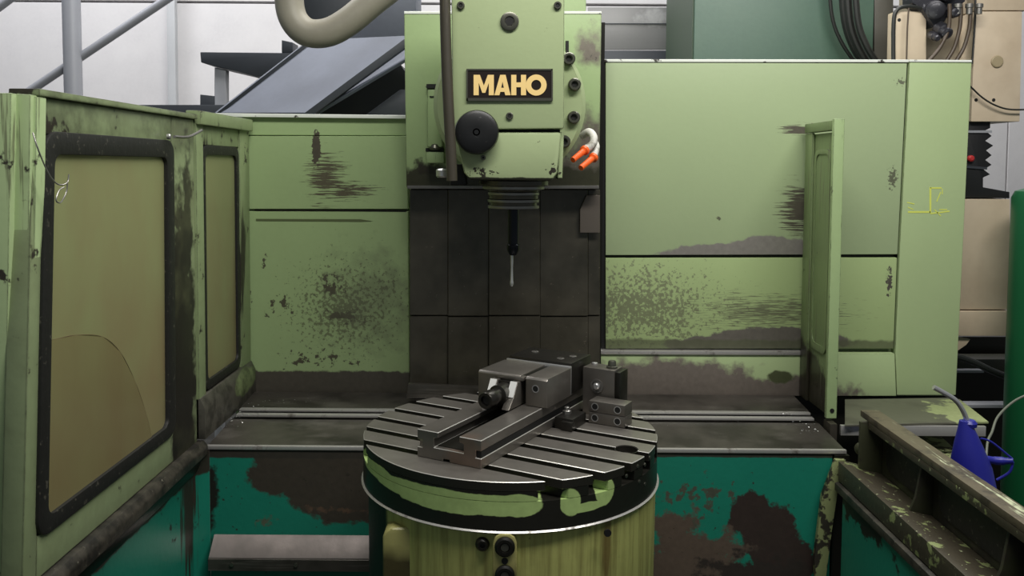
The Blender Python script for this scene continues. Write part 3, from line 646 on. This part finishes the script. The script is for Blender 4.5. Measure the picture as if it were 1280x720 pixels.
q3 = TM @ Vector((.100, .225, .110)); MB().lathe([(.007, 0), (.007, .003), (.004, .004)], q3, (0, 0, 1), 16).build('cap_screw', m_bright, ub)
for z0, nm in ((0, 'lower'), (.0255, 'upper')):
    t = blockset('parallel_bar', ('lower bar' if z0 == 0 else 'upper bar') + ' of the two stacked steel bars with holes near the table rim', 'steel bar', .128, .214, .130, .175, z0, z0 + .0245, m_vs)
    for s_ in (.143, .197):
        q3 = TM @ Vector((s_, .1296, z0 + .0125)); MB().lathe([(.0085, 0), (.0085, .0006), (.0068, .0006), (.0068, .0002)], q3, -V, 20).build('hole_rim', m_bright, t)
        MB().cyl(q3, -V, .0068, .0004, 20).build('hole', m_hole, t)
cl = blockset('clamp_block', 'low dark steel clamp block with nut beside the vise body', 'clamp', .080, .124, .055, .125, 0, .025, m_vd)
MB().box(.1, .126, .045, .06, 0.001, .02, TM).build('clamp_toe', m_vd, cl, .001)
q3 = TM @ Vector((.092, .092, .025)); MB().lathe([(.010, 0), (.010, .006), (.006, .008), (.006, .014), (.004, .015)], q3, (0, 0, 1), 6).build('nut', m_steel, cl)

# ================================================================== LEFT DOOR
XD = -.80
def warp(co):
    k = (YF - co.y) / .72
    return Vector((co.x, co.y + max(0, k) * (-.055) * (1.60 - co.z) / .7, co.z))
dr = thing('enclosure_door', 'open green enclosure door with large yellowed window in black rubber seal', 'door', (XD, 1.8, .77))
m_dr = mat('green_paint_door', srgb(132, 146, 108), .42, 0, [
    L(srgb(88, 92, 66), 'rag', 1.4, -.15, soft=.9, alpha=.25),
    L(srgb(52, 54, 40), 'rag', 1.2, -.1, [E_((XD, 2.1, 1.60), (0, .2, .04), .8), E_((XD, 1.5, 1.60), (0, .15, .05), .6)], soft=.9, alpha=.55),
    L(srgb(34, 32, 26), 'rag', .8, 0, [E_((XD, 2.06, 1.02), (0, .085, .42), 1.2), E_((XD, 2.10, 1.35), (0, .03, .2), .6)], soft=.3),
    L(DARK, 'rag', 1.2, -.2, [bX(62, 176, XD, .10, .05, .5), bX(30, 200, XD, .05, .12, .3)], soft=.12),
    L(srgb(96, 100, 70), 'soft', 1.2, -.3, soft=.6, alpha=.5), L(DARK, 'rag', 1.15, -.38, soft=.1)], edge=(srgb(40, 38, 30), .006))
yN, yR = 1.43, YF - .02
zt0, zt1 = .775, 1.637
W = warp
MB().box(XD - .035, XD + .002, yN, 1.468, zt0, zt1 - .001).build('near_stile', m_dr, dr, .003, warp=W)
MB().box(XD - .035, XD + .002, 2.008, yR, zt0, zt1 - .001).build('hinge_stile', m_dr, dr, .003, warp=W)
MB().box(XD - .035, XD + .002, 1.468, 2.008, 1.575, zt1 - .001).build('top_rail', m_dr, dr, .002, warp=W)
MB().box(XD - .035, XD + .002, 1.468, 2.008, .822, .895).build('bottom_rail', m_dr, dr, .002, warp=W)
MB().box(XD - .04, XD + .012, yN, yR, zt1, zt1 + .012).build('top_flange', m_dr, dr, .002, warp=W)
MB().ring(rrect(1.462, 2.012, .888, 1.580, .035), rrect(1.492, 1.972, .918, 1.540, .02), 'x', XD - .012, XD + .008).build('window_gasket', m_black, dr, .003, warp=W)
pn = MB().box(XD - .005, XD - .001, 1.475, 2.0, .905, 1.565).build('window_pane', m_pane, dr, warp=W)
crk = mat('crack_line', srgb(90, 74, 50), .5, 0, var=.1)
cp = [atX(x, y, XD + .0002) for x, y in ((53, 427), (70, 424), (95, 419), (128, 421), (150, 440), (168, 475), (182, 515), (190, 548))]
MB().tube(cp, .0007, 6, 4).build('crack', crk, pn)
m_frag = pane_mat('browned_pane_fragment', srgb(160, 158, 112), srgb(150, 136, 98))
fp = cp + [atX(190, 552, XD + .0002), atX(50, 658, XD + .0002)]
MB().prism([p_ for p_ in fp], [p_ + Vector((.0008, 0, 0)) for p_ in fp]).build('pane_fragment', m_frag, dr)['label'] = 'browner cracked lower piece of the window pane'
# bottom seal rail (rounded dark bar)
m_seal = mat('grimy_seal_bar', srgb(66, 62, 54), .5, .1, [L(srgb(30, 28, 24), 'rag', 1.2, 0, soft=.5), L(srgb(130, 126, 112), 'speck', 1.3, -.55, soft=.1)], var=.2, bump=.5)
MB().ext([(XD - .02, .775), (XD + .012, .775), (XD + .026, .785), (XD + .026, .806), (XD + .016, .820), (XD - .02, .821)], 'y', yN, yR + .01).build('seal_bar', m_seal, dr, .004, warp=W)
MB().ext([(XD - .02, .745), (XD + .006, .745), (XD + .014, .774), (XD - .02, .774)], 'y', yN, yR).build('lower_lip', m_dark, dr, .002, warp=W)
# near end: outer flange facing the aisle
m_fl = mat('green_paint_door_flange', srgb(164, 184, 136), .42, 0, [L(srgb(84, 84, 62), 'vstreak', 1.2, -.2, [E_(atY(22, 180, 1.42), (.02, 0, .12), .15)], soft=.2, alpha=.7), L(DARK, 'rag', 1.2, -.34, soft=.1)], edge=(DARK, .004))
MB().pxY([(-120, 116), (14, 116), (3, 800), (-140, 800)], 1.40, .05).build('outer_cover', m_fl, dr, .003)
MB().pxY([(18, 117), (38, 118), (30, 800), (6, 800)], 1.415, .04).build('edge_channel', m_fl, dr, .003)
MB().pxY([(12, 116), (20, 116), (9, 800), (1, 800)], 1.43, .02).build('channel_gap', m_dark, dr)
MB().pxY([(36, 120), (46, 121), (36, 800), (27, 800)], 1.425, .03).build('inner_channel', m_fl, dr, .002)
# top latch hook at the hinge
hk = thing('hook_latch', 'small bright hook latch bridging door and side frame at the top', 'latch', atX(228, 172, -.78))
a = atX(220, 171, -.775); b2 = atX(252, 163, -.775)
MB().tube([a + Vector((0, -.01, .0)), a, atX(236, 171, -.772), b2], .0035, 8, 4).build('hook', m_steel, hk)
MB().lathe([(.006, 0), (.006, .006), (.004, .008)], a + Vector((-.016, -.01, 0)), (1, 0, 0), 12).build('pin', m_bright, hk)
# hanging wire hook
wr = MB().tube([atX(41, 166, -.785), atX(46, 182, -.775), atX(55, 205, -.77), atX(64, 222, -.765), atX(74, 231, -.76), atX(84, 228, -.757), atX(86, 218, -.757)], .0012, 8, 5)
wr.tube([atX(84, 228, -.757), atX(83, 240, -.757), atX(76, 253, -.757), atX(70, 250, -.757), atX(74, 238, -.757), atX(80, 234, -.755)], .0012, 8, 5)
tag(wr.build('wire_hook', m_steel), 'thin bent wire with curled end hanging over the door window', 'wire')

# ================================================================== LOW RIGHT GATE
XG = .89
gt = thing('low_side_gate', 'low worn green channel gate with chipped paint at the right, blue can behind', 'gate', (XG, 1.6, .7))
m_gt = mat('chipped_green_gate', srgb(62, 57, 45), .45, .1, [
    L(srgb(124, 134, 88), 'rag', 1.5, -.34, soft=.1, scale=.9), L(srgb(160, 168, 130), 'speck', 1.4, -.5, soft=.1)], var=.2, bump=.4)
m_gi = mat('dark_green_recess', srgb(52, 54, 37), .45, 0, [L(srgb(28, 27, 22), 'soft', 1.4, .0, soft=.5), L(DARK, 'rag', 1.2, -.2, soft=.3)], var=.2)  # dark mottled green for the recess sheet, gussets and knob
m_gtop = mat('grimy_top_rail', srgb(92, 84, 68), .42, .15, [L(srgb(176, 182, 150), 'ystreak', 1.5, -.36, [E_((.915, 1.6, .92), (.018, .42, .03), .35)], soft=.1), L(srgb(60, 54, 44), 'rag', 1.2, -.15, soft=.3)], var=.15)
gy0, gy1 = 1.13, 2.13
MB().ext([(.882, .902), (.925, .902), (.928, .905), (.928, .918), (.882, .918)], 'y', gy0, gy1).build('top_rail', m_gtop, gt, .002)
MB().box(.882, .888, gy0, gy1 - .05, .885, .9015).build('rail_lip', m_gt, gt, .001)
MB().box(.922, .928, gy0, gy1 - .04, .755, .9015).build('back_sheet', m_gi, gt)
MB().ext([(.830, .737), (.836, .737), (.836, .776), (.921, .764), (.921, .770), (.850, .786), (.830, .786)], 'y', gy0, gy1).build('lower_rail', m_gt, gt, .002)
MB().ext([(.822, .712), (.834, .712), (.834, .735), (.822, .731)], 'y', gy0, gy1).build('rubbing_strip', m_seal, gt, .002)
MB().box(.865, .9215, gy1 - .045, gy1 - .035, .771, .90).build('end_plate', m_gi, gt, .001)
for yy in (1.83, 1.50, 1.2):
    MB().ext([(.868, .771), (.9215, .771), (.9215, .900), (.902, .900), (.894, .87), (.884, .81)], 'y', yy, yy + .008).build('gusset', m_gi, gt, .001)
MB().ext(rrect(1.54, 1.80, .79, .882, .035), 'x', .9175, .9218).build('dark_insert', m_black, gt, .001)
MB().ext(rrect(1.86, 2.06, .79, .882, .035), 'x', .9175, .9218).build('dark_insert', m_black, gt, .001)
MB().lathe([(.016, 0), (.017, .008), (.012, .016), (.005, .020)], (.880, gy1 - .02, .825), (-.5, -1, .2), 20).build('hinge_knob', m_gi, gt)
m_ts2 = mat('teal_paint_right_side', TEAL, .4, 0, [L(OIL, 'rag', 1.2, -.2, [E_((.83, 2.0, .70), (0, .2, .04), .8)], soft=.15), L(OIL, 'rag', 1.2, -.42, soft=.15)], var=.12, bump=.2)
MB().box(.832, .85, 1.0, 2.10, .25, .708).build('side_panel', m_ts2, enc)
m_strip = mat('chipped_strip', srgb(128, 136, 92), .45, 0, [L(DARK, 'rag', 1.6, -.05, soft=.12)], var=.1)
MB().pxY([(1045, 575), (1058, 575), (1048, 610), (1040, 665), (1033, 720), (1022, 760), (1018, 700), (1028, 620)], 2.14, .015).build('corner_strip', m_strip, enc, .002)
MB().box(.832, .87, YF - .01, YF + .15, .25, .79).build('corner_fill', m_dark, enc)

# plate shelf behind gate, right of the fixed frame
sh = thing('side_shelf', 'grey metal shelf plate below the right end of the green cabinet', 'shelf', (1.15, 2.4, .6))
za = .833
q1 = [atZ(1056, 499, za), atZ(1186, 497, za), atZ(1200, 499, za), atZ(1236, 527, za), atZ(1056, 531, za)]
for v_ in q1: v_.y = min(v_.y, 2.575)
m_shp = mat('shelf_sheet', srgb(104, 104, 90), .42, .3, [L(srgb(150, 160, 112), 'rag', 1.2, 0, [E_(atZ(1210, 518, za), (.09, .12, 0), .8)], soft=.12), L(srgb(60, 58, 50), 'soft', 1, -.2, soft=.5)], var=.1)
MB().prism([v_ + Vector((0, 0, 0)) for v_ in q1], [v_ - Vector((0, 0, .006)) for v_ in q1]).build('shelf_plate', m_shp, sh, .001, 1)
e0, e1 = atZ(1056, 534, za - .008), atZ(1232, 531, za - .008)
MB().box(.90, e1.x - .01, e0.y + .01, e0.y + .02, za - .034, za - .0065).build('front_edge', m_lip, sh, .001)
zl = .74
q2 = [atZ(1110, 545, zl), atZ(1176, 545, zl), atZ(1210, 576, zl), atZ(1110, 577, zl)]
MB().prism(q2, [v_ - Vector((0, 0, .006)) for v_ in q2]).build('lower_plate', mat('chipped_green_plate', srgb(150, 158, 112), .45, 0, [L(srgb(60, 56, 44), 'rag', 1.6, -.1, soft=.12)]), sh, .001, 1)
MB().box(.94, 1.30, 1.3, 2.57, .60, .612).build('can_shelf', m_dark, sh, .002)
[MB().box(x_, x_ + .03, y_, y_ + .03, 0, .6).build('shelf_leg', m_dark, sh, .002) for x_ in (.96, 1.26) for y_ in (1.32, 2.5)]

# ================================================================== BLUE OIL CAN
zc = .612
oc = thing('oil_can', 'blue plastic oil can with bent metal spout behind the low gate', 'oil can', (1.08, 1.86, zc))
m_bl = mat('blue_plastic', srgb(30, 33, 128), .4, 0, var=.08, bump=.05)
C0 = Vector((1.075, 1.86, 0))
zt_ = atY(1209, 526, 1.86).z
prof = [(.058, zc), (.062, zc + .01), (.062, zc + .13), (.052, zc + .17), (.042, zt_ - .10), (.028, zt_ - .05), (.018, zt_ - .02), (.012, zt_)]
cx_ = atY(1222, 570, 1.86).x
bm_ = MB().lathe(prof, (cx_, 1.86, 0), (0, 0, 1), 28)
for v_ in bm_.bm.verts:
    k = max(0, (v_.co.z - (zc + .13)) / (zt_ - zc - .13)); v_.co.x += -.030 * k ** 1.3
bm_.build('can_body', m_bl, oc)
tp_ = atY(1209, 526, 1.86)
MB().lathe([(.016, -.012), (.017, -.004), (.012, .002)], tp_ + Vector((.004, 0, 0)), (0, 0, 1), 16).build('collar', m_bl, oc)
MB().tube([tp_, atY(1203, 512, 1.86), atY(1194, 500, 1.86), atY(1180, 491, 1.86), atY(1167, 484, 1.86)], .0055, 10).build('spout', m_bright, oc)
MB().tube([atY(1226, 548, 1.86), atY(1240, 553, 1.86), atY(1266, 574, 1.85)], .0022, 8).build('lever', m_bl, oc)
MB().tube([atY(1232, 574, 1.86), atY(1247, 576, 1.86), atY(1266, 576, 1.85)], [.008, .009, .007], 12).build('grip', m_bl, oc)
MB().tube([atY(1266, 577, 1.85), atY(1262, 590, 1.85), atY(1246, 600, 1.86)], .003, 8).build('trigger', m_bl, oc)
tag(MB().tube([atY(1300, 488, 2.2), atY(1270, 500, 2.2), atY(1248, 520, 2.15), atY(1240, 540, 2.1), atY(1234, 556, 2.05), atY(1232, 600, 2.0)], .003, 8).build('thin_cable', mat('grey_cable', srgb(96, 100, 88), .5)), 'thin grey cable curving down behind the blue oil can', 'cable')

# ================================================================== BACKGROUND LEFT: railing, steelwork, chute, hose
m_gp = mat('grey_painted_steel', srgb(150, 152, 158), .45, .1, var=.06)
m_gd = mat('dark_grey_steelwork', srgb(62, 66, 72), .5, .2, var=.12)
Yr = 4.2
rl = thing('stair_railing', 'grey tubular stair railing in front of the white wall, upper left', 'railing', (atY(90, 0, Yr).x, Yr, 0))
pa, pb = atY(87, -60, Yr), atY(92, 125, Yr); pb = pb + (pb - pa).normalized() * 1.0
MB().tube([pa + Vector((0, 0, .3)), pb - Vector((0, 0, .3))], .042, 18).build('post', m_gp, rl)
MB().tube([atY(-20, 152, Yr + .02), atY(240, -22, Yr + .02)], .021, 14).build('handrail', m_gp, rl)
MB().tube([atY(-30, 30, Yr), atY(40, -22, Yr)], .021, 14).build('upper_rail', m_gp, rl)
MB().box(atY(209, 60, 5.1).x, atY(219, 60, 5.1).x, 5.10, 5.14, 0, 3.0).build('thin_post', mat('pale_grey_post', srgb(176, 178, 180), .5), rl, .003)
pf = thing('steel_platform', 'dark grey steel platform corner on a short leg beside the inclined chute', 'platform', (atY(300, 80, 3.9).x, 3.9, 0))
MB().pxY([(250, 65), (352, 66), (370, 66), (370, 92), (320, 96), (300, 90), (270, 83), (251, 78)], 3.9, .25).build('platform_deck', m_gd, pf, .004)
MB().pxY([(352, 50), (366, 53), (366, 66), (352, 66)], 3.9, .1).build('stub', m_gd, pf, .003)
MB().pxY([(268, 84), (282, 87), (282, 140), (268, 1250)], 3.92, .05).build('leg', m_gp, pf, .003)
MB().pxY([(250, 118), (268, 120), (268, 142), (250, 142)], 3.92, .05).build('bracket', m_gd, pf, .003)
MB().pxY([(150, 131), (300, 131), (300, 150), (150, 150)], 3.86, .08).build('beam', m_gd, pf, .003)
m_ch2 = mat('blue_grey_chute', srgb(108, 114, 128), .5, .1, [L(srgb(70, 74, 82), 'soft', 1, 0, soft=1.2, alpha=.4)], var=.06)
cv = thing('inclined_chute', 'blue grey inclined metal conveyor chute behind the left green panel', 'chute', (atY(400, 100, 3.3).x, 3.4, 0))
def slab(pts, Y0, Y1, dz, m, nm, th=.01):
    a = [atY(x, y, Y) for (x, y), Y in zip(pts, Y0)]
    MB().prism(a, [p + Vector((0, .01, -th)) for p in a]).build(nm, m, cv, .001, 1)
slab([(268, 141), (385, 50), (560, 42), (395, 141)], (3.3, 3.3, 3.0, 3.0), 0, 0, m_ch2, 'chute_bed')
MB().pxY([(268, 143), (388, 49), (393, 52), (276, 143)], 3.28, .03).build('chute_rail', m_gd, cv, .002)
MB().pxY([(378, 143), (506, 48), (506, 60), (392, 143)], 2.98, .03).build('chute_rail', m_gd, cv, .002)
MB().pxY([(384, -50), (520, -50), (520, 48), (470, 50), (440, 50), (384, 40)], 3.42, .2).build('chute_cover', m_ch2, cv, .004)
MB().pxY([(378, -50), (440, -50), (440, 20), (425, 30), (378, 30)], 3.35, .05).build('chute_end', m_gd, cv, .003)
MB().pxY([(400, 141), (478, 75), (500, 80), (520, 110), (520, 150), (400, 150)], 3.25, .2).build('chute_underside', mat('near_black_sheet', srgb(34, 36, 40), .6), cv)  # near-black sheet below the chute
MB().pxY([(455, 145), (500, 112), (520, 112), (520, 150), (455, 150)], 3.15, .05).build('motor_guard', m_gd, cv, .003)
Yh = 2.85
hs = [(366, -160), (363, -60), (361, -10), (366, 22), (383, 40), (408, 41), (434, 28), (466, 2), (498, -24), (560, -80)]
mb = MB().tube([atY(x, y, Yh) for x, y in hs], .047, 24, 8)
tag(mb.build('suction_hose', mat('beige_hose', srgb(146, 142, 128), .5, 0, [L(srgb(114, 110, 96), 'soft', 1, -.1, soft=.8, alpha=.5)], var=.05)), 'thick beige suction hose looping down at the top of the frame', 'hose')

# ================================================================== BACKGROUND RIGHT
gs = thing('grey_cover_panel', 'dull grey sheet covered machine panel behind the head, left of the dark cabinet side', 'panel', (.5, 4.3, 0))
m_gs = mat('grey_translucent_sheet', srgb(132, 132, 132), .35, 0, [L(srgb(176, 176, 176), 'rag', 1.0, 0, [bY(815, 22, 4.3, 16, 9, .8)], soft=.6, alpha=.6)], var=.06)
MB().pxY([(735, 9), (842, 9), (842, 62), (735, 62)], 4.3, .02).build('sheet', m_gs, gs, .003)
MB().pxY([(735, 29), (842, 29), (842, 30), (735, 30)], 4.295, .004).build('fold', m_gd, gs)
MB().pxY([(735, 63), (842, 63), (842, 660), (735, 660)], 4.28, .05).build('bottom_rail', m_gd, gs, .003)
tc = thing('teal_machine_cabinet', 'tall sea green machine cabinet rising behind the light green cabinet', 'cabinet', (1.1, 3.7, 0))
m_tc = mat('sea_green_paint', srgb(80, 106, 90), .4, 0, [L(srgb(68, 94, 86), 'soft', 1, 0, soft=1.4, alpha=.5)], var=.04)
xl = atY(868, 30, 3.4).x; xr = atY(1092, 30, 3.4).x
MB().box(xl, xr, 3.4, 4.0, 0, 3.0).build('cabinet_front', m_tc, tc, .004)
MB().box(xl - .006, xl - .001, 3.41, 3.99, 0, 3.0).build('side_skin', mat('dark_green_side', srgb(62, 80, 62), .5), tc)
MB().pxY([(1093, -60), (1117, -60), (1117, 110), (1093, 110)], 3.42, .3).build('edge_column', mat('grey_brown_column', srgb(96, 94, 86), .5), tc, .004)
m_cbk = mat('black_cable', srgb(32, 34, 32), .45, 0, var=.1)
for i, (a, b2, c3) in enumerate((((1035, -40), (1040, 20), (1070, 80)), ((1052, -40), (1056, 20), (1080, 80)), ((1058, -40), (1062, 24), (1088, 84)), ((1068, -40), (1072, 24), (1100, 84)))):
    yc = 3.34 - .04 * i
    P_ = [atY(*a, yc), atY(*b2, yc), atY((b2[0] + c3[0]) / 2 - 3, (b2[1] + c3[1]) / 2 + 3, yc), atY(*c3, yc), atY(c3[0] + 10, c3[1] + 14, yc)]
    lab = ['leftmost black cable curving down the sea green cabinet', 'second black cable from the left on the sea green cabinet', 'third black cable from the left on the sea green cabinet', 'rightmost black cable curving down the sea green cabinet'][i]
    tag(MB().tube(P_, [.007, .016, .014, .012][i], 10).build('hanging_cable', m_cbk), lab, 'cable', 'black cables hanging on the sea green cabinet')
m_bg = mat('beige_machine_paint', srgb(204, 188, 164), .45, 0, [L(srgb(150, 128, 100), 'soft', 1, -.2, soft=.8, alpha=.4)], var=.04)
bm2 = thing('beige_machine', 'beige machine with black bellows and brown hoses standing at the right edge', 'machine', (1.7, 3.2, 0))
Yb = 3.0
MB().pxY([(1219, 14), (1278, 14), (1275, 152), (1214, 152)], Yb, .3).build('arm_cover', m_bg, bm2, .004)
MB().pxY([(1219, -60), (1285, -60), (1285, 13), (1219, 13)], Yb, .3).build('upper_cover', m_bg, bm2, .004)
MB().pxY([(1155, -60), (1218, -60), (1218, 110), (1155, 110)], Yb + .1, .2).build('hose_plate', mat('dull_beige', srgb(160, 150, 132), .5), bm2, .003)
MB().pxY([(1119, 14), (1158, 14), (1158, 100), (1117, 100)], Yb, .06).build('small_box', m_bg, bm2, .004)
p = atY(1246, 77, Yb); MB().lathe([(.021, 0), (.021, .004), (.018, .006)], (p.x, Yb, p.z), (0, -1, 0), 24).build('round_cap', mat('tan_cap', srgb(160, 146, 116), .5), bm2)
for px, py in ((1220, 125), (1242, 125), (1124, 25)):
    p = atY(px, py, Yb); MB().cyl((p.x, Yb + .001, p.z), (0, -1, 0), .006, .002, 12).build('screw', m_hole, bm2)
m_vc = mat('dark_grimy_valve', srgb(52, 52, 58), .4, .3, [L(srgb(120, 120, 126), 'speck', 1.2, -.35, soft=.1)], var=.2)
MB().pxY([(1140, -50), (1210, -50), (1208, 2), (1190, 12), (1180, 30), (1168, 34), (1160, 22), (1152, 10), (1140, 4)], Yb - .02, .08).build('valve_body', m_vc, bm2, .01)
for px, py, r_, d_ in ((1166, 12, .032, (-.3, -1, -.3)), (1172, 36, .026, (.2, -1, -.6)), (1184, 16, .020, (0, -1, -.2)), (1178, -6, .03, (0, -1, 0)), (1162, 44, .014, (0, -1, -.4))):
    p = atY(px, py, Yb); MB().lathe([(r_, 0), (r_, .03), (r_ * .8, .034), (r_ * .8, .05), (r_ * .5, .055)], (p.x, Yb - .01, p.z), d_, 14).build('valve_cap', m_vc, bm2)
for px in (1187, 1201, 1213):
    p = atY(px, 14, Yb); MB().lathe([(.010, 0), (.010, .02), (.013, .022), (.013, .034), (.009, .036)], (p.x, Yb - .055, p.z - .02), (0, 0, 1), 12).build('hose_fitting', m_steel, bm2)
MB().tube([atY(1117, 100, Yb - .012), atY(1117, 30, Yb - .012), atY(1122, 12, Yb - .012), atY(1136, 8, Yb - .012), atY(1152, 10, Yb - .012)], .007, 10).build('rubber_trim', m_cbk, bm2)
m_bh = mat('brown_black_hose', srgb(74, 62, 50), .5, 0, var=.1)
for i, (x0, x1) in enumerate(((1187, 1160), (1201, 1182), (1213, 1194))):
    lab = ['left', 'middle', 'right'][i] + ' one of three brown hoses curving down the beige machine'
    tag(MB().tube([atY(x0, 5, Yb - .055), atY(x0, 20, Yb - .055), atY(x0 - 2, 38, Yb - .055), atY((x0 + x1) / 2 + 1, 60, Yb - .055), atY(x1, 78, Yb - .055), atY(x1 - 8, 92, Yb - .055)], .0065, 10).build('hydraulic_hose', m_bh), lab, 'hose', 'brown hoses on the beige machine')
tag(MB().tube([atY(1136, 10, Yb - .03), atY(1134, 40, Yb - .03), atY(1133, 90, Yb - .03)], .003, 8).build('thin_cable', m_bh), 'thin brown cable running down the small beige box', 'cable')
tag(MB().tube([atY(1219, -30, Yb - .01), atY(1219, 20, Yb - .01), atY(1215, 80, Yb - .01)], .0035, 8).build('thin_cable', m_cbk), 'thin black cable along the seam of the beige machine', 'cable')
tag(MB().tube([atY(1213, 108, Yb - .02), atY(1228, 122, Yb - .02), atY(1245, 132, Yb - .02), atY(1265, 137, Yb - .02), atY(1300, 136, Yb - .02)], .003, 8).build('thin_cable', m_cbk), 'thin black cable sagging across the beige machine below its round cap', 'cable')
m_bel = mat('black_bellows', srgb(22, 22, 24), .5, 0, var=.2)
mb = MB(); pts = [(1206, 152), (1238, 152), (1238, 160), (1232, 163), (1240, 170), (1232, 176), (1242, 182), (1233, 188), (1240, 194), (1232, 200), (1240, 206), (1230, 212), (1238, 218), (1229, 222), (1229, 234), (1262, 240), (1262, 248), (1204, 247)]
mb.pxY(pts, Yb + .02, .18).build('bellows', m_bel, bm2, .002)
MB().pxY([(1208, 163), (1240, 163), (1240, 166), (1208, 166)], Yb + .015, .01).build('bellows_clip', m_gp, bm2)
MB().pxY([(1208, 207), (1234, 209), (1234, 212), (1208, 210)], Yb + .015, .01).build('bellows_clip', m_gd, bm2)
p = atY(1216, 198, Yb); MB().lathe([(.011, 0), (.011, .01), (.006, .014)], (p.x, Yb + .018, p.z), (0, -1, 0), 16).build('red_button', mat('red_button', srgb(190, 50, 50), .4), bm2)
MB().pxY([(1190, 249), (1263, 249), (1262, 387), (1190, 387)], Yb, .3).build('bed_cover', m_bg, bm2, .004)
MB().pxY([(1190, 389), (1264, 389), (1268, 420), (1190, 420)], Yb - .01, .3).build('bed_skirt', m_bg, bm2, .003)
MB().pxY([(1192, 421), (1213, 424), (1208, 431), (1192, 442)], Yb + .01, .02).build('skirt_tab', m_bg, bm2, .001)
MB().pxY([(1180, 449), (1300, 449), (1300, 465), (1180, 465)], 3.3, .1).build('bed_rail', mat('dark_olive_rail', srgb(50, 50, 38), .5), bm2, .003)
MB().pxY([(1192, 463), (1230, 463), (1230, 466), (1192, 466)], 3.2, .03).build('bed_ledge', m_gp, bm2)
MB().pxY([(1180, 421), (1330, 421), (1330, 900), (1180, 900)], 3.45, .1).build('bed_base', m_dark, bm2)
tag(MB().tube([atY(1190, 444, 2.98), atY(1215, 452, 2.98), atY(1245, 466, 2.98), atY(1290, 482, 3.0)], .012, 10).build('black_hose', m_cbk), 'thick black hose running across the dark gap under the beige machine', 'hose')
MB().pxY([(1195, 506), (1272, 506), (1272, 510), (1195, 510)], 3.0, .05).build('floor_rail', m_gp, bm2, .001)
pg = atY(1262, 300, 2.8); zt2 = atY(1270, 236, 2.8).z; zb2 = 0
m_gc = mat('bright_green_paint', srgb(22, 92, 54), .4, 0, var=.08)
gc = thing('green_cylinder', 'bright green gas cylinder cut off by the right edge', 'cylinder', (pg.x + .132, 2.8, 0))
MB().lathe([(.105, 0), (.115, .02), (.115, zt2 - .03), (.105, zt2 - .008), (.08, zt2)], (pg.x + .132, 2.8, 0), (0, 0, 1), 40).build('cylinder_body', m_gc, gc)
MB().lathe([(.03, zt2), (.03, zt2 + .05), (.02, zt2 + .06)], (pg.x + .132, 2.8, 0), (0, 0, 1), 20).build('cylinder_valve', m_steel, gc)

# ================================================================== METAL CHIPS on the trays
mb = MB(); rnd = random.Random(3)
def chip(c, s_):
    q_ = [Vector((rnd.uniform(-1, 1), rnd.uniform(-1, 1), rnd.uniform(0, .8))) * s_ for _ in range(4)]
    vs = [mb.bm.verts.new(Vector(c) + x + Vector((0, 0, s_ * .2))) for x in q_]
    for f in ((0, 1, 2), (0, 1, 3), (1, 2, 3), (0, 2, 3)): mb.bm.faces.new([vs[i] for i in f])
for _ in range(50): chip((rnd.uniform(-.77, -.70), rnd.uniform(2.2, 2.5), .832), rnd.uniform(.0016, .0042))
for _ in range(30): chip((rnd.gauss(-.62, .05), rnd.uniform(2.46, 2.55), .831), rnd.uniform(.001, .002))
for _ in range(40): chip((rnd.uniform(.76, .83), rnd.uniform(2.2, 2.42), .831), rnd.uniform(.0016, .0042))
for _ in range(25): chip((rnd.uniform(.3, .8), rnd.uniform(2.2, 2.58), .832), rnd.uniform(.0008, .0016))
tag(mb.build('metal_chips', m_bright), 'tiny bright metal chips scattered over the dark trays', 'metal chips', kind='stuff')
